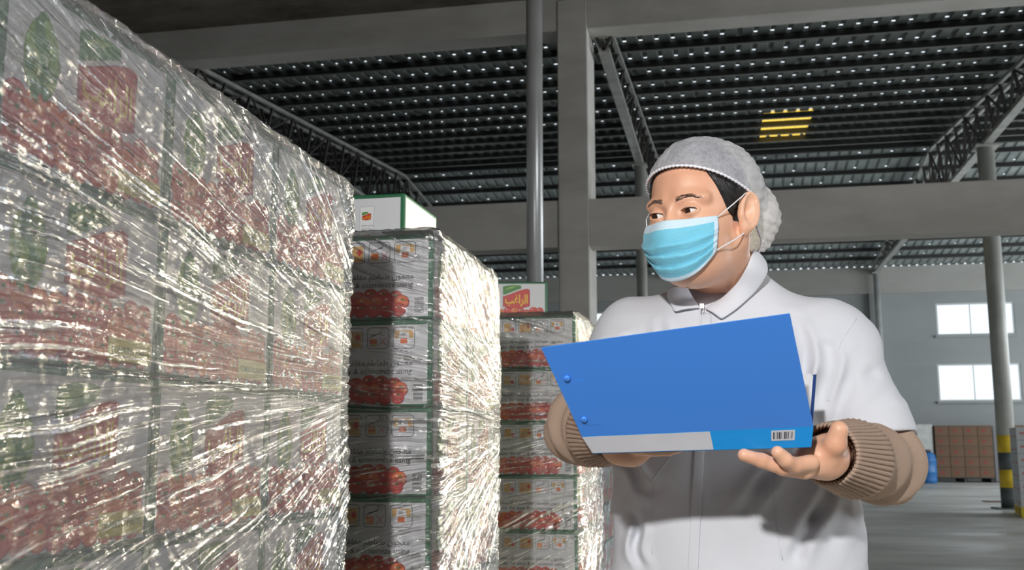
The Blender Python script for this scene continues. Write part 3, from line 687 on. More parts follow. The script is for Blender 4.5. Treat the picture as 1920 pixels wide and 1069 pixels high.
Lh = dict(palm=[ad(1165, 832, 1.54), ad(1190, 842, 1.53)],
          fingers=[[ad(1195, 838, 1.50+.022*i), ad(1228, 842, 1.50+.022*i), ad(1252, 842, 1.50+.022*i), ad(1270-6*i, 840, 1.505+.022*i)] for i in range(4)],
          thumb=[ad(1170, 825, 1.56), ad(1172, 800, 1.575), ad(1180, 785, 1.585)])
for i, hd in enumerate((Rh, Lh)):
    pts = np.array([A3(p) for p in sum(hd['fingers'], [])+hd['thumb']+hd['palm']]+[WR[i]])
    def hs(P, hd=hd, i=i):
        d = hand_sdf(P, WR[i], hd['palm'], hd['fingers'], hd['thumb']); return smin(d, cone(P, EL[i], WR[i], .044, .027), .01)+n3(P, 160, 5)*.0003
    V, F = snet(hs, pts.min(0)-.05, pts.max(0)+.05, .0019); body_mb_V.append(V); body_mb_F.append(F)
def trunk(P):            # the body under the clothes
    q = (P-TO)@TM
    d = ell(q, (0, 0, 1.16), (.11, .165, .26)); d = smin(d, ell(q, (0, 0, .93), (.12, .165, .14)), .05)
    for i, s in enumerate((1, -1)):
        d = smin(d, cone(P, tw(0, s*.09, 1.27), SH[i]+(tw(0, s*.10, 1.27)-SH[i])*.3, .045, .040), .03); d = smin(d, cone(P, SH[i], EL[i], .048, .040), .03); d = smin(d, cone(P, EL[i], WR[i], .040, .027), .02)
        hp, kn, an = tw(0, s*.09, .88), tw(.01, s*.10, .47), tw(-.02, s*.11, .08)
        d = smin(d, cone(P, hp, kn, .085, .055), .04); d = smin(d, cone(P, kn, an, .055, .035), .02)
    return smin(d, cone(P, tw(0, 0, 1.34), tw(0, 0, 1.42), .06, .06), .03)
V, F = snet(trunk, TO+np.array([-.50, -.52, .04]), TO+np.array([.50, .40, 1.46]), .012)
body_mb_V.append(V); body_mb_F.append(F)
off = 0; FF = []
for V, F in zip(body_mb_V, body_mb_F): FF.append(F+off); off += len(V)
wchild(npmesh('body', np.concatenate(body_mb_V), np.concatenate(FF), M_skin))

# eyes and brows
M_eye = mat('eye_white', (.80, .76, .73), .15); M_iris = mat('iris', (.035, .015, .008), .08); M_brow = mat('brow_hair', (.13, .085, .065), .7)
M_hair = mat('hair', (.012, .010, .010), .45, noise=.5, nscale=60)
for s in (-1, 1):
    bm = bmesh.new(); bmesh.ops.create_uvsphere(bm, u_segments=24, v_segments=16, radius=.0128)
    c = hw(.0735, s*.0325, -.001); gz = HM@np.array([math.cos(math.radians(14)), -math.sin(math.radians(14)), -.10]); gz /= np.linalg.norm(gz)
    me = bpy.data.meshes.new('eye'); bm.to_mesh(me); bm.free(); me.materials.append(M_eye); me.materials.append(M_iris)
    me.polygons.foreach_set('use_smooth', [True]*len(me.polygons))
    o = bpy.data.objects.new('eye', me); C.objects.link(o); o.rotation_euler = Vector(gz).to_track_quat('Z', 'Y').to_euler(); o.location = c
    for p_ in me.polygons: p_.material_index = 1 if p_.center.z > .0110 else 0
    wchild(o)
def surf_from(P0, D0, sdf, n=60, off=0.0):        # march from P0 along D0 to the surface
    p = np.array(P0, float); D0 = D0/np.linalg.norm(D0, axis=-1, keepdims=True)
    for _ in range(n): p = p+D0*np.clip(sdf(p)-off, -.02, .02)[:, None]*.8
    return p
for s in (-1, 1):
    mb = MB(); q = random.Random(8+s); base = []; dr = []
    for k in range(150):
        t = q.random(); y_ = .012+.040*t; z_ = .0195+.0045*math.sin(min(t*1.25, 1)*math.pi*.72)-.004*max(0, t-.6)*2+q.uniform(-.0042, .0042)*(1-.6*t)
        base.append(HO+HM@np.array([.14, s*y_, z_])); dr.append((s, t))
    base = surf_from(np.array(base), np.tile(HM@np.array([-1., 0, 0]), (150, 1)), head_sdf, off=.0002)
    for b_, (s_, t) in zip(base, dr):
        d_ = HM@np.array([-.25-.5*t, s_*.9, .45-.7*t]); d_ /= np.linalg.norm(d_); n_ = HM@np.array([.9, s_*.3, 0]); L_ = .006
        mb.tube([b_, b_+d_*L_*.5+n_*.0007, b_+d_*L_+n_*.0005], [.00028, .00022, .0001], M_brow, 3, False)
    wchild(mb.build('eyebrow'))
# lashes
for s in (-1, 1):
    mb = MB(); y_ = np.linspace(-.0135, .0140, 14); pts = [HO+HM@np.array([.11, s*(.0315+a), math.sqrt(max(0, 1-(a/.0155)**2))*.0036+.0002+a*.05]) for a in y_]
    pts = surf_from(np.array(pts), np.tile(HM@np.array([-1., 0, 0]), (14, 1)), head_sdf, off=.0002); mb.tube([tuple(p_) for p_ in pts], .0007, M_hair, 5); wchild(mb.build('eyelid_line'))

def net_clip(q):     # > 0 inside the net
    x = q[:, 0]; zb = np.where(x > -.02, .036+.50*x, .026+1.05*(x+.02)); zb = np.maximum(zb, -.062+.1*x); return q[:, 2]-zb
# hair below the net
def hair_sdf(P):
    q = (P-HO)@HM; d = smin(cranium(q)-.004, ell(q, (-.045, 0, -.030), (.052, .066, .060)), .02)
    front = q[:, 0]-(.052-.40*np.clip(.060-q[:, 2], 0, .2))     # hairline runs back towards the ear
    d = smax(d, np.maximum(np.minimum(front, -net_clip(q)+.004), -(q[:, 2]+.085+.35*q[:, 0])), .004)
    side = np.where(np.abs(q[:, 1]) < .05, q[:, 0]-.30, -1)
    d = np.maximum(d, -np.maximum(ell(q, (.095, 0, .035), (.062, .066, .050)), net_clip(q)+.001))
    return d+ .0007*np.sin(q[:, 1]*900+q[:, 2]*300+3*np.sin(q[:, 0]*90))
V, F = snet(hair_sdf, HO+np.array([-.16, -.16, -.12]), HO+np.array([.16, .16, .15]), .0022)
wchild(npmesh('hair', V, F, M_hair))

# hairnet
def net_form(q):
    d = cranium(q)-.010
    d = smin(d, ell(q, (-.055, .004, .045), (.080, .088, .085)), .03)
    return smin(d, ell(q, (-.112, .022, -.002), (.056, .070, .068)), .02)
def net_sdf(P):
    q = (P-HO)@HM; d = net_form(q); a = np.arctan2(q[:, 1], q[:, 2]-.02); back = np.clip((-q[:, 0]-.05)/.05, 0, 1)
    d += .0010*np.sin(a*40+14*q[:, 0]+5*n3(q, 22, 3))*np.clip((.075-q[:, 0])/.05, .35, 1)+.0012*n3(q, 90, 8)+back*(.0030*n3(q, 45, 14)+.0020*np.abs(n3(q, 80, 15)))
    return d
V, F = snet(lambda P: net_sdf(P), HO+np.array([-.22, -.22, -.12]), HO+np.array([.2, .22, .18]), .0024)
keep = net_clip((V-HO)@HM) > 0; F = F[keep[F].all(1)]; used = np.unique(F); rm = -np.ones(len(V), int); rm[used] = np.arange(len(used)); V = V[used]; F = rm[F]
def net_material():
    m = bpy.data.materials.new('nonwoven_net'); m.use_nodes = True; nt = m.node_tree; nt.nodes.clear(); L = nt.links.new; N = nt.nodes.new
    out = N('ShaderNodeOutputMaterial'); tr = N('ShaderNodeBsdfTransparent'); df = N('ShaderNodeBsdfDiffuse'); tl = N('ShaderNodeBsdfTranslucent'); df.inputs[0].default_value = (.86, .87, .93, 1); tl.inputs[0].default_value = (.85, .84, .80, 1)
    m1 = N('ShaderNodeMixShader'); m1.inputs[0].default_value = .4; m2 = N('ShaderNodeMixShader')
    tc = N('ShaderNodeTexCoord'); vo = N('ShaderNodeTexVoronoi'); vo.feature = 'DISTANCE_TO_EDGE'; vo.inputs['Scale'].default_value = 95
    ns = N('ShaderNodeTexNoise'); ns.inputs['Scale'].default_value = 40; mr = N('ShaderNodeMapRange'); mr.inputs['From Min'].default_value = 0; mr.inputs['From Max'].default_value = .18; mr.inputs['To Min'].default_value = .56; mr.inputs['To Max'].default_value = .44
    L(tc.outputs['Object'], ns.inputs['Vector']); L(tc.outputs['Object'], vo.inputs['Vector']); L(vo.outputs['Distance'], mr.inputs['Value'])
    a = N('ShaderNodeMath'); a.operation = 'MULTIPLY_ADD'; a.inputs[1].default_value = .35; L(ns.outputs['Fac'], a.inputs[0]); L(mr.outputs[0], a.inputs[2]); b = N('ShaderNodeMath'); b.operation = 'SUBTRACT'; b.use_clamp = True; b.inputs[1].default_value = -.02; L(a.outputs[0], b.inputs[0])
    L(df.outputs[0], m1.inputs[1]); L(tl.outputs[0], m1.inputs[2]); L(b.outputs[0], m2.inputs[0]); L(tr.outputs[0], m2.inputs[1]); L(m1.outputs[0], m2.inputs[2]); L(m2.outputs[0], out.inputs[0])
    return m
net = wchild(npmesh('hairnet', V, F, net_material()))
# beaded elastic edge of the net
N_ = 260; ang = np.linspace(0, 2*math.pi, N_, endpoint=False); rim = []
cen = np.array([-.02, 0, 0.])
P0 = []
for a in ang:
    d0 = np.array([math.cos(a), math.sin(a), 0]); x, y = cen[0]+.25*d0[0], .25*d0[1]; P0.append([x, y, 0])
P0 = np.array(P0); D0 = cen-P0; D0 /= np.linalg.norm(D0, axis=1)[:, None]; p = P0.copy()
for _ in range(80):
    x = p[:, 0]; zb = np.where(x > -.02, .036+.50*x, .026+1.05*(x+.02)); zb = np.maximum(zb, -.062+.1*x); p[:, 2] = zb+.001
    st = net_form(p)*.6; p[:, :2] += D0[:, :2]*np.clip(st, -.01, .01)[:, None]
rim = [tuple(HO+HM@v) for v in p]; rim.append(rim[0])
rr_ = [(.0022+.0009*math.sin(i*2.1)) for i in range(len(rim))]
wchild(MB().tube(rim, rr_, mat('net_elastic', (.88, .88, .93), .7), 7, False).build('elastic_edge', None, True), net)

# face mask: pleated sheet laid over nose, cheeks and chin
def mask_form(q):
    d = smin(face_core(q), nose(q), .035); return smin(d, ell(q, (.058, 0, -.058), (.036, .036, .046)), .04)
nu, nv = 61, 61; G = []
for j in range(nv):
    v = j/(nv-1)
    for i in range(nu):
        t = -1+2*i/(nu-1)
        ztop = -.013+.005*abs(t)**1.5; ztop += .002*math.exp(-(t*4)**2)
        zbot = -.124+.050*abs(t)**2.2
        z = ztop+(zbot-ztop)*v; th = t*math.radians(51); sp = 1-.10*v
        G.append((math.cos(th*sp)*.25-.0, math.sin(th*sp)*.25, z-.25*.12*v*0))
G = np.array(G); org = G.copy(); org[:, 0] = .0; org[:, 1] = 0; org[:, 2] = G[:, 2]*.8-.01; Dm = org-G; Dm /= np.linalg.norm(Dm, axis=1)[:, None]
p = G.copy()
for _ in range(90): p += Dm*np.clip(mask_form(p)-.004, -.01, .01)[:, None]*.8
vv = np.repeat(np.linspace(0, 1, nv), nu); tt = np.tile(np.linspace(-1, 1, nu), nv)
ple = np.zeros(len(p))
for c0, w_ in ((.42, .13), (.60, .13), (.77, .12)):
    c1 = c0+.05*tt*np.sign(.55-c0)*0+.02*np.sin(tt*3+c0*9); x = (vv-c1)/w_; ple += np.where((x > 0) & (x < 1), (1-x)*.0050, 0)*np.clip(1.12-np.abs(tt)**3*.8, 0, 1)
puff = .003*np.sin(np.clip(vv, 0, 1)*math.pi)*(1-tt**2)
p -= Dm*(ple+puff+.0012*n3(np.stack([tt*2, vv*4, 0*tt], 1), 4, 2))[:, None]
Vm = HO+p@HM.T; idx = np.arange(nu*nv).reshape(nv, nu); Fm = np.stack([idx[:-1, :-1], idx[1:, :-1], idx[1:, 1:], idx[:-1, 1:]], -1).reshape(-1, 4)
M_mask = mat('mask_blue', (.20, .62, .80), .75, bump=.2, bscale=300); M_mask2 = mat('mask_pale', (.66, .83, .93), .75, bump=.2, bscale=300)
for m_ in (M_mask, M_mask2):
    m_.node_tree.nodes['Principled BSDF'].inputs['Sheen Weight'].default_value = .15
mk = wchild(npmesh('face_mask', Vm, Fm, [M_mask, M_mask2]))
fi = [1 if (k//(nu-1)) < 9 or (k//(nu-1)) > 55 or (k % (nu-1)) < 3 or (k % (nu-1)) > 56 else 0 for k in range(len(Fm))]
mk.data.polygons.foreach_set('material_index', fi); md = mk.modifiers.new('thickness', 'SOLIDIFY'); md.thickness = .001; md.offset = 1
M_loop = mat('ear_loop', (.88, .88, .90), .7)
for s in (-1, 1):
    c_t = Vm[idx[2, nu-1 if s > 0 else 0]]; c_b = Vm[idx[nv-2, nu-1 if s > 0 else 0]]
    e_t, e_m, e_b = hw(.002, s*.094, .024), hw(-.030, s*.092, -.006), hw(-.010, s*.087, -.036)
    mid1 = (c_t+e_t)/2+HM@np.array([.004, s*.004, 0]); mid2 = (c_b+e_b)/2+HM@np.array([.004, s*.008, 0])
    wchild(MB().tube([tuple(x) for x in (c_t, mid1, e_t, hw(-.022, s*.090, .016), e_m, hw(-.022, s*.086, -.028), e_b, mid2, c_b)], .0011, M_loop, 6).build('ear_loop', None, True), mk)

# ------------------------------------------------------------------ clothes
zk = [.55, .70, .85, 1.0, 1.12, 1.22, 1.29, 1.335, 1.37, 1.40, 1.44]
ak = [.235, .228, .222, .218, .222, .222, .205, .165, .115, .080, .060]
bk = [.175, .172, .170, .165, .160, .148, .128, .108, .088, .074, .060]
def coat_base(P):
    q = (P-TO)@TM; z = q[:, 2]; a = np.interp(z, zk, ak); b = np.interp(z, zk, bk); x = q[:, 0]-np.interp(z, [.9, 1.2, 1.4], [.01, .01, .015])
    e = 2.3; r = (np.abs(x/b)**e+np.abs(q[:, 1]/a)**e)**(1/e); d = (r-1)*np.minimum(a, b)*.85
    d = np.maximum(d, np.maximum(.72-z, z-1.405))
    return d
HEM = [.66, .60]
def sleeve(P, i, g=0):
    e = SH[i]+(EL[i]-SH[i])*(.80 if i == 0 else .74)
    return smin(cone(P, SH[i], e, .078-g, .074-g), cone(P, tw(0, (1, -1)[i]*.09, (1.295, 1.31)[i]), SH[i], .060-g, .074-g), .04)
HZ = ad(1650, 806, 1.70).z
CR_ = [(1492, 590, 1.74, 1528, 790, 1.70, .008, .011), (1556, 650, 1.74, 1545, 775, 1.68, .010, .012), (1640, 700, 1.72, 1585, 800, 1.64, .007, .012), (1470, 850, 1.69, 1385, 975, 1.70, .007, .012), (1700, 740, 1.72, 1620, 770, 1.64, .006, .009), (1585, 640, 1.72, 1600, 760, 1.63, .005, .010),
       (1180, 640, 1.86, 1215, 760, 1.82, .008, .012), (1165, 860, 1.84, 1230, 930, 1.76, .006, .012), (1235, 600, 1.82, 1225, 700, 1.80, .006, .010), (1560, 900, 1.72, 1480, 1060, 1.70, .008, .013), (1440, 620, 1.74, 1460, 800, 1.70, .005, .010), (1185, 960, 1.80, 1205, 1069, 1.78, .006, .010), (1590, 930, 1.80, 1570, 1069, 1.78, .007, .012)]
CR_ = [(A3(ad(a, b, c)), A3(ad(d, e, f)), g, h) for a, b, c, d, e, f, g, h in CR_]
def creases(P):
    o = 0
    for a, b, dep, wd in CR_:
        ab = b-a; t = np.clip(((P-a)@ab)/(ab@ab), 0, 1); r2 = ((P-a-t[:, None]*ab-.006*np.sin(t*7)[:, None])**2); rr2 = r2[:, 0]+r2[:, 2]+.06*r2[:, 1]
        e = np.sin(np.clip(t*.9+.08, 0, 1)*math.pi); dep, wd = dep*1.9, wd*.85; o = o+e*(dep*np.exp(-rr2/wd**2)-.55*dep*np.exp(-(np.sqrt(rr2)-wd*1.9)**2/wd**2))
    return o
def coat_sdf(P):
    q = (P-TO)@TM; d = coat_base(P)
    for i in (0, 1):
        s = sleeve(P, i); ab = (EL[i]-SH[i]); t = ((P-SH[i])@ab)/(ab@ab)
        s = np.maximum(s, (HZ-.05*(q[:, 1]-.26)-P[:, 2])*.9 if i == 0 else (t-.72)*.28)
        d = smin(d, s, .035)
        inner = np.maximum(cone(P, SH[i]+ab*.55, EL[i]+ab*.2, .062, .070), -(t-.55)*.28); d = np.maximum(d, -inner)
    d = np.maximum(d, -cone(P, tw(-.01, 0, 1.36), tw(-.01, 0, 1.50), .060, .068))
    # folds: long soft ones falling from the shoulders, short ones across sleeve and waist
    w1 = q[:, 1]*26+q[:, 2]*9+1.6*np.sin(q[:, 2]*7+1)+1.2*n3(q, 7, 21)
    f = .0050*np.clip(np.sin(w1)-.1, -.4, 1)*np.clip((1.36-q[:, 2])*6, 0, 1)
    w2 = q[:, 2]*38-q[:, 1]*34+2*n3(q, 9, 22)
    f2 = .0060*np.clip(np.sin(w2)-.2, -.3, 1)*np.clip((np.abs(q[:, 1])-.13)*9, 0, 1)
    return d-(f+f2)*.7-.0005*n3(q, 28, 23)+creases(P)
V, F = snet(coat_sdf, TO+np.array([-.46, -.42, .69]), TO+np.array([.46, .40, 1.43]), .0042)
def cloth_mat(name, col, sc=900, st=.15, rough=.85):
    m = mat(name, col, rough, bump=st, bscale=sc); m.node_tree.nodes['Principled BSDF'].inputs['Specular IOR Level'].default_value = .2; return m
M_coat = cloth_mat('coat_cotton', (.70, .715, .76), 500, .10)
coat = wchild(npmesh('coat', V, F, M_coat))
M_knit = cloth_mat('beige_knit', (.50, .36, .275), 700, .5)
def knit_sdf(P, only):
    d = None
    for i in (only,):
        a = cone(P, SH[i]+(EL[i]-SH[i])*.4, EL[i], .058, .058); cu_ = EL[i]+(WR[i]-EL[i])*.80
        b = cone(P, EL[i], cu_, .060, .050 if i == 0 else .046); x = smin(a, b, .03)
        ax_ = (WR[i]-EL[i])/np.linalg.norm(WR[i]-EL[i]); t = (P-EL[i])@ax_; L_ = np.linalg.norm(WR[i]-EL[i])
        fo = np.sin(t*85+3*n3(P, 14, 31))*np.clip(1.2-t/L_, .2, 1); x = x-.0052*fo-.002*n3(P, 40, 33)
        x = np.maximum(x, t-L_*.80)
        x = np.maximum(x, -cone(P, EL[i]+(WR[i]-EL[i])*.4, WR[i]+(WR[i]-EL[i])*.3, .036, .038)) 
        d = x if d is None else np.minimum(d, x)
    return d
knits = []
for i in (0, 1):
    V, F = snet(lambda P: knit_sdf(P, i), np.minimum(EL[i], WR[i])-.12, np.maximum(SH[i], EL[i])+.10, .0036)
    knits.append(wchild(npmesh('sweater_sleeve', V, F, M_knit)))
def ribbed(name, path, rad, parent, nr=64, amp=.0016, m=None, closed=False):
    path = [A3(p_) for p_ in path]; mb = []; n = nr*4; up = None
    for k, p_ in enumerate(path):
        t = path[min(k+1, len(path)-1)]-path[max(k-1, 0)]; t /= np.linalg.norm(t)
        if up is None: up = np.array([0, 0, 1.]) if abs(t[2]) < .9 else np.array([1., 0, 0])
        a = np.cross(t, up); a /= np.linalg.norm(a); b = np.cross(a, t); up = b
        for j in range(n):
            g = 2*math.pi*j/n; r = rad[k]+amp*math.cos(g*nr); mb.append(p_+(a*math.cos(g)+b*math.sin(g))*r)
    V = np.array(mb); I = np.arange(len(path)*n).reshape(len(path), n)
    F = np.stack([I[:-1], np.roll(I[:-1], -1, 1), np.roll(I[1:], -1, 1), I[1:]], -1).reshape(-1, 4)
    o = npmesh(name, V, F, m or M_knit); md = o.modifiers.new('thickness', 'SOLIDIFY'); md.thickness = .0035; md.offset = -1; return wchild(o, parent)
for i in (0, 1):
    ax_ = WR[i]-EL[i]; c = lambda t: EL[i]+ax_*t
    rr0 = .051 if i == 0 else .047
    ribbed('ribbed_cuff', [c(.56), c(.62), c(.68), c(.80), c(.90), c(.99), c(1.02), c(1.025)], [rr0+.004, rr0+.006, rr0+.003, rr0-.002, rr0-.005, rr0-.009, rr0-.010, rr0-.013], knits[i], 46)
ribbed('sweater_neck', [tw(.010, 0, 1.33), tw(.012, 0, 1.37), tw(.012, 0, 1.395), tw(.010, 0, 1.41), tw(.008, 0, 1.413)], [.082, .076, .070, .067, .064], None, 52)

# collar, placket, seams: laid on the coat where they sit
def on_coat(px, py, off=.004, sdf=coat_sdf):
    d = np.array([A3(ad(px, py, 1.0))])-A3((0, 0, HC)); p_ = np.array([A3(ad(px, py, 1.45))]); return surf_from(p_, d, sdf, 90, off)[0]
def patch(name, inner, outer, m, n=16, th=.0022, lift=(.006, .004), parent=None, roll=.010):
    """cloth strip between two curves given by their places on the coat"""
    def res(c, n):
        c = np.array(c, float); L_ = np.concatenate([[0], np.cumsum(np.linalg.norm(np.diff(c, axis=0), axis=1))]); return [np.array([np.interp(t*L_[-1], L_, c[:, k]) for k in range(c.shape[1])]) for t in np.linspace(0, 1, n)]
    A_, B_ = res(inner, n), res(outer, n); V = []; mm = 7
    for a, b in zip(A_, B_):
        for k in range(mm):
            t = k/(mm-1); V.append(a*(1-t)+b*t+np.array([0, -1, .4])*roll*math.sin(t*math.pi)*.5)
    I = np.arange(n*mm).reshape(n, mm); F = np.stack([I[:-1, :-1], I[1:, :-1], I[1:, 1:], I[:-1, 1:]], -1).reshape(-1, 4)
    o = npmesh(name, np.array(V), F, m); md = o.modifiers.new('thickness', 'SOLIDIFY'); md.thickness = th; md.offset = 0; md2 = o.modifiers.new('s', 'SUBSURF'); md2.levels = md2.render_levels = 1
    return wchild(o, parent)

def union_sdf(P): return np.minimum(coat_sdf(P), head_sdf(P))
def onu(px, py, dflt, off=.005):
    p_ = on_coat(px, py, off, union_sdf); d = float((Vector(p_)-Vector((0, 0, HC))).dot(CF)); return p_ if d < 2.0 else A3(ad(px, py, dflt))
M_collar = cloth_mat('collar_cotton', (.73, .745, .79), 500, .1)
inn = [onu(1319, 579, 1.81), onu(1350, 562, 1.79), onu(1382, 532, 1.79), onu(1400, 502, 1.80), A3(ad(1409, 478, 1.80)), A3(ad(1413, 466, 1.84)), tw(-.075, .03, 1.452), tw(-.085, -.02, 1.452)]
outr = [onu(1352, 600, 1.795, .008), onu(1384, 578, 1.795, .009), onu(1420, 545, 1.81, .010), A3(ad(1441, 512, 1.81)), A3(ad(1438, 492, 1.85)), A3(ad(1428, 482, 1.90)), tw(-.100, .03, 1.415), tw(-.105, -.02, 1.415)]
patch('collar_flap', inn, outr, M_collar, 26, parent=coat)
inn = [onu(1315, 579, 1.81), onu(1301, 560, 1.82), onu(1290, 540, 1.84), A3(ad(1284, 528, 1.87)), tw(.0, -.085, 1.42), tw(-.06, -.07, 1.445), tw(-.085, -.02, 1.452)]
outr = [onu(1264, 586, 1.82, .008), onu(1258, 572, 1.83, .009), onu(1250, 556, 1.86, .009), A3(ad(1252, 540, 1.90)), tw(.0, -.115, 1.385), tw(-.07, -.10, 1.40), tw(-.105, -.02, 1.415)]
patch('collar_flap', inn, outr, M_collar, 26, parent=coat)
pl = [onu(1316+(1289-1316)*t, 584+(1072-584)*t, 1.8, .0015) for t in np.linspace(0, 1, 22)]
pr_ = [onu(1334+(1309-1334)*t, 590+(1072-590)*t, 1.8, .0015) for t in np.linspace(0, 1, 22)]
patch('front_placket', pl, pr_, M_coat, 40, .0012, parent=coat, roll=.0015)
def seam(pts, r=.0007):
    p_ = []
    for (a, b), (c_, d_) in zip(pts[:-1], pts[1:]):
        for t in np.linspace(0, 1, 9)[:-1]: p_.append(tuple(onu(a+(c_-a)*t, b+(d_-b)*t, 1.8, .0004)))
    wchild(MB().tube(p_, r, M_coat, 6).build('seam', None, True), coat)
seam([(1606, 598), (1578, 640), (1560, 700), (1552, 760)]); seam([(1290, 625), (1262, 850), (1225, 900), (1222, 1060)]); seam([(1450, 850), (1452, 950), (1470, 1065)])
Z = onu(1316, 574, 1.8, .010)
zp = MB(); zp.box(Z-np.array([.0035, .003, .004]), Z+np.array([.0035, .001, .004]), M_steel); zp.tube([Z+np.array([-.002, -.004, -.003]), Z+np.array([-.0025, -.005, -.012]), Z+np.array([.0025, -.005, -.012]), Z+np.array([.002, -.004, -.003])], .0009, M_steel, 6)
wchild(zp.build('zip_pull'), coat)
# trousers and shoes, below the frame
M_tr = cloth_mat('trouser_cloth', (.05, .055, .075), 400, .1); M_shoe = mat('shoe_rubber', (.03, .03, .03), .5)
def tro(P):
    d = ell(P, tw(0, 0, .86), (.13, .13, .12))
    for s in (-1, 1): d = smin(d, cone(P, tw(0, s*.095, .84), tw(-.02, s*.11, .09), .105, .075), .04)
    return np.maximum(d, np.maximum((P[:, 2]-.95), .07-P[:, 2]))
V, F = snet(tro, TO+np.array([-.35, -.35, .04]), TO+np.array([.35, .35, 1.0]), .012); wchild(npmesh('trousers', V, F, M_tr))
for s in (-1, 1):
    V, F = snet(lambda P: np.maximum(smin(cone(P, tw(-.05, s*.11, .05), tw(.13, s*.12, .035), .045, .038), cone(P, tw(-.03, s*.11, .06), tw(-.02, s*.11, .11), .042, .045), .02), .001-P[:, 2]), tw(0, s*.11, 0)+np.array([-.22, -.22, -.02]), tw(0, s*.11, 0)+np.array([.22, .22, .17]), .007)
    wchild(npmesh('shoe', V, F, M_shoe))

# ------------------------------------------------------------------ folder
M_blue = mat('folder_blue', (.058, .255, .80), .42, bump=.06, bscale=9); M_blue2 = mat('folder_sky_blue', (.012, .27, .68), .35); M_lbl = mat('spine_label', (.52, .52, .55), .5, noise=.05, nscale=20)
M_dblue = mat('folder_dark_blue', (.02, .06, .22), .4); M_pap = mat('paper', (.82, .83, .86), .8)
fo = empty('folder', tuple(ad(1310, 845, 1.44)), label='blue ring folder held open by the worker, grey spine label and barcode', cat='folder')
def fchild(o, parent=None):
    o.parent = parent or fo
    if parent is None: o.matrix_parent_inverse = Matrix.Translation(-fo.location)
    return o
TL, TR, BL, BR = ad(1015, 652, 1.39), ad(1481, 588, 1.31), ad(1091, 818, 1.462), ad(1525, 799, 1.392)
SL, SR2 = ad(1112, 850, 1.470), ad(1521, 838, 1.400)
KL, KR = ad(1165, 742, 1.66), ad(1531, 703, 1.575)
def sheet(name, q4, th, m, nu=16, nv=10, bow=0.0, parent=None):
    a, b, c_, d_ = q4; n = (b-a).cross(d_-a).normalized(); V = []
    for l in (0, 1):
        for j in range(nv+1):
            for i in range(nu+1):
                u, v = i/nu, j/nv; p_ = a*(1-u)*(1-v)+b*u*(1-v)+c_*u*v+d_*(1-u)*v; V.append(p_+n*(th*(l-.5)+bow*math.sin(math.pi*v)*.6+bow*v*math.sin(math.pi*u)*.7))
    k = (nu+1)*(nv+1); F = []
    for j in range(nv):
        for i in range(nu):
            q_ = [j*(nu+1)+i, j*(nu+1)+i+1, (j+1)*(nu+1)+i+1, (j+1)*(nu+1)+i]; F += [tuple(q_[::-1]), tuple(x+k for x in q_)]
    E1 = [i for i in range(nu+1)]+[j*(nu+1)+nu for j in range(1, nv+1)]+[nv*(nu+1)+i for i in range(nu-1, -1, -1)]+[j*(nu+1) for j in range(nv-1, 0, -1)]
    for i in range(len(E1)): x, y = E1[i], E1[(i+1) % len(E1)]; F.append((x, y, y+k, x+k))
    me = bpy.data.meshes.new(name); me.from_pydata([tuple(v) for v in V], [], F); me.materials.append(m); me.polygons.foreach_set('use_smooth', [len(V) > 100 and bow != 0]*len(F)); me.update()
    o = bpy.data.objects.new(name, me); C.objects.link(o); return fchild(o, parent)
def S4(q4, u, v, lift=0):
    a, b, c_, d_ = q4; n = (b-a).cross(d_-a).normalized(); return a*(1-u)*(1-v)+b*u*(1-v)+c_*u*v+d_*(1-u)*v+n*lift
cov = (BL, BR, TR, TL)
nc = (BR-BL).cross(TL-BL).normalized(); sgn = -1 if nc.dot(CF) > 0 else 1
fc = sheet('front_cover', cov, .0018, M_blue)
sub = lambda q4, u0, v0, u1, v1, l: tuple(S4(q4, u, v, l) for u, v in ((u0,v0),(u1,v0),(u1,v1),(u0,v1)))
sheet('clip_plate', sub(cov, .035, .13, .115, .62, sgn*.0010), .0006, M_blue, 2, 2, parent=fc)
for u, v in ((.045, .20), (.050, .66)):
    c0 = S4(cov, u, v, sgn*.001); ax = nc*sgn
    fchild(MB().tube([c0, c0+ax*.0022, c0+ax*.0036, c0+ax*.0041], [.0052, .0050, .0036, .0008], M_blue, 16).build('snap_button', None, True), fc)
spn = (SL, SR2, BR, BL); ns_ = (SR2-SL).cross(BL-SL).normalized(); s2 = -1 if ns_.dot(CF) > 0 else 1
sp = sheet('spine', spn, .0018, M_blue2, 4, 2)
sheet('spine_label', sub(spn, .0, .04, .565, .97, s2*.0012), .0004, M_lbl, 4, 1, parent=sp)
bq = sub(spn, .825, .38, .925, .88, s2*.0012); sheet('barcode', bq, .0003, M_lbl, 2, 1, parent=sp)
bb = MB()
for k in range(11):
    u = .08+k*.078; w_ = .035 if k % 3 else .055; bb.add([S4(bq, *uv_, s2*.0006) for uv_ in ((u,.18),(u+w_,.18),(u+w_,.85),(u,.85))], [(0,1,2,3)], M_grey if k % 4 == 1 else M_ink)
fchild(bb.build('barcode_print'), sp)
bk_ = (SL, SR2, KR, KL); sheet('back_cover', bk_, .0018, M_dblue, 4, 2)
nb_ = (SR2-SL).cross(KL-SL).normalized(); s3 = 1 if nb_.z > 0 else -1
for k in range(3): sheet('paper_sheet', sub(bk_, .02+.004*k, .04, .985-.006*k, .96-.01*k, s3*(.003+.0028*k)), .0022, M_pap, 4, 2)

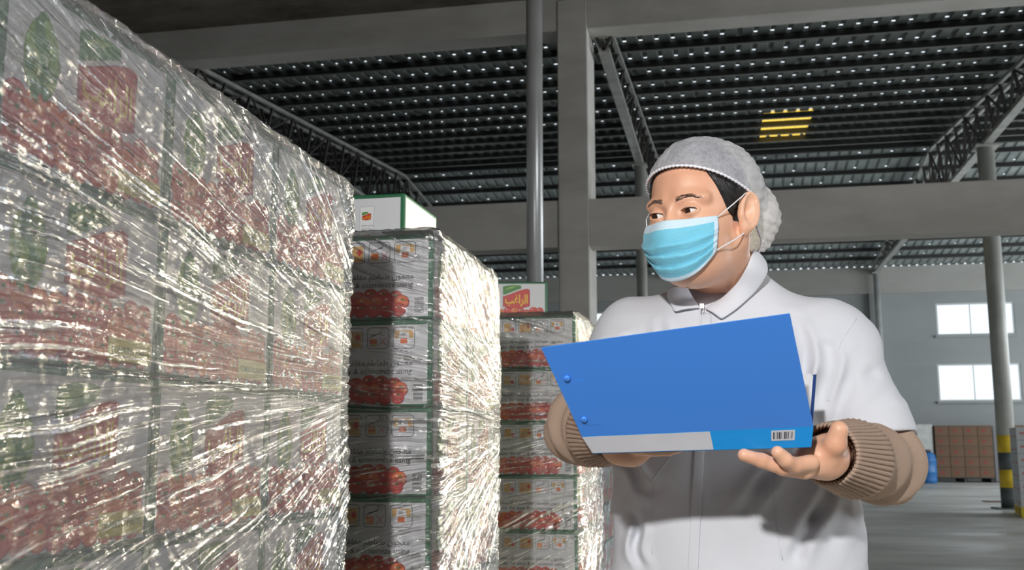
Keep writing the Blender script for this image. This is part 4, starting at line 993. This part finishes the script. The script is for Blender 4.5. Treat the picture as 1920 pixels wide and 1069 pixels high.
# ------------------------------------------------------------------ far goods
M_brown = mat('brown_board', (.165, .10, .062), .8, noise=.12, nscale=3); M_wrapw = mat('white_wrap', (.62, .63, .60), .4, noise=.12, nscale=5, bump=.5, bscale=14)
M_bpal = mat('dark_pallet', (.035, .035, .038), .7)
def far_load(x0, x1, y0, y1, rows, label, grp, who, hp=.14, ztop=1.62, m=M_brown, nx=4, pm=M_bpal, prints=True):
    pallet(x0, x1, y0, y1, label, pm, hp); h = (ztop-hp)/rows
    proto = None
    for k in range(rows):
        for i in range(nx):
            xa = x0+(x1-x0)*i/nx; xb = x0+(x1-x0)*(i+1)/nx
            if proto is None:
                t = empty('shipping_carton', (0,0,0)); MB().bevbox((-(xb-xa)/2+.004, -.2, 0), ((xb-xa)/2-.004, .2, h-.004), m, .006).build('body', t)
                if prints:
                    mm = MB(); mm.add([(-(xb-xa)*.22, -.2015, h*.35), ((xb-xa)*.05, -.2015, h*.35), ((xb-xa)*.05, -.2015, h*.6), (-(xb-xa)*.22, -.2015, h*.6)], [(0,1,2,3)], mat('faded_red_print', (.27, .06, .045), .8)); mm.build('printed_mark', t)
                c = proto = t
            else: c = copy_tree(proto)
            c.location = ((xa+xb)/2, y0+.2, hp+k*h+.001); tag(c, '%s-layer carton, %s from the left, of the %s' % (('first','second','third','fourth','fifth','sixth')[k], ('first','second','third','fourth')[i], who), 'carton', grp)
bx = at(1757, 893, 1, 32.2).x
far_load(bx, bx+1.55, 32.2, 33.4, 5, 'dark pallet under the brown cartons by the back wall', 'brown cartons by the back wall', 'brown load left of the post')
far_load(bx+1.85, bx+3.85, 32.2, 33.4, 5, 'dark pallet under the brown cartons right of the striped post', 'brown cartons right of the striped post', 'brown load right of the post')
t = MB(); t.bevbox((bx-.52, 32.25, .02), (bx-.02, 33.3, 1.66), M_wrapw, .05); tag(t.build('wrapped_bale'), 'tall white wrapped bale against the left end of the brown cartons', 'bale')
tag(MB().bevbox((bx+1.58, 32.35, .0), (bx+1.82, 33.2, 1.60), mat('grey_film_roll', (.26, .27, .29), .5, bump=.4, bscale=9), .04).build('wrapped_bundle'), 'narrow grey wrapped bundle between the two brown carton loads', 'bundle')
# drum
dp = at(1737, 899, 2, 0); du = empty('plastic_drum', (dp.x*.905, dp.y*.905, 0), label='blue plastic drum on the floor near the brown cartons', cat='drum')
M_drum = mat('drum_blue', (.015, .13, .36), .45)
pr2 = [(.0, .26), (.03, .285), (.10, .29), (.28, .29), (.30, .30), (.33, .30), (.35, .29), (.60, .29), (.62, .30), (.65, .30), (.67, .285), (.80, .26), (.86, .18)]
MB().tube([(0, 0, z) for z, r in pr2], [r for z, r in pr2], M_drum, 24).build('barrel', du, True)
MB().tube([(0, 0, .86), (0, 0, .93)], .16, mat('drum_lid', (.02, .02, .025), .5), 20).build('lid', du, True)
# white wrapped load on a yellow pallet at the right edge
M_yp = mat('yellow_plastic', (.78, .62, .02), .45)
wx = 4.60; wy = 16.9
YZ = math.radians(-9); v_ = Vector((4.46, 18.3, 0)) + Matrix.Rotation(YZ, 3, 'Z') @ Vector((.6, -.55, 0))
yp = empty('pallet', tuple(v_), YZ, label='yellow plastic pallet at the right edge under the white cartons', cat='pallet')
MB().bevbox((-.6, -.55, .12), (.6, .55, .15), M_yp, .006).build('deck', yp); MB().bevbox((-.6, -.55, 0), (.6, .55, .03), M_yp, .006).build('base_frame', yp)
for ix in (-.54, -.18, .18, .54):
    for iy in (-.49, 0, .49): MB().bevbox((ix-.06, iy-.06, .03), (ix+.06, iy+.06, .12), M_yp, .004).build('block', yp)
M_wc = mat('white_carton', (.60, .62, .63), .5, noise=.05, nscale=7)
proto = None
for k in range(6):
    for i in range(3):
        for j in range(2):
            if proto is None:
                c = proto = empty('white_carton', (0,0,0)); MB().bevbox((-.197, -.27, 0), (.197, .27, .198), M_wc, .005).build('body', c)
                mm = MB(); mr_ = mat('pink_print', (.62, .22, .20), .6)
                mm.add([(-.1975, -.2, .05), (-.1975, .1, .05), (-.1975, .1, .075), (-.1975, -.2, .075)], [(0,1,2,3)], mr_); mm.add([(-.15, -.2705, .09), (.05, -.2705, .09), (.05, -.2705, .12), (-.15, -.2705, .12)], [(0,3,2,1)], mr_); mm.build('printed_mark', c)
            else: c = copy_tree(proto)
            v_ = Matrix.Rotation(YZ, 3, 'Z') @ Vector((-.6+.2+i*.4, -.55+.28+j*.545, 0)); c.location = (yp.location.x+v_.x, yp.location.y+v_.y, .151+k*.200); c.rotation_euler = (0, 0, YZ); tag(c, 'white carton in %s layer above yellow pallet, %s %s column' % (('first','second','third','fourth','fifth','sixth')[k], ('near','far')[j], ('left','middle','right')[i]), 'carton', 'white cartons on the yellow pallet')
cb = at(1880, 941, 2, 0); tag(MB().bevbox((cb.x-.35, cb.y-.30, .0), (cb.x+.2, cb.y+.12, .012), mat('flattened_board', (.16, .085, .05), .8), .003).build('cardboard_sheet'), 'flattened brown cardboard sheet on the floor at the foot of the striped post', 'cardboard')
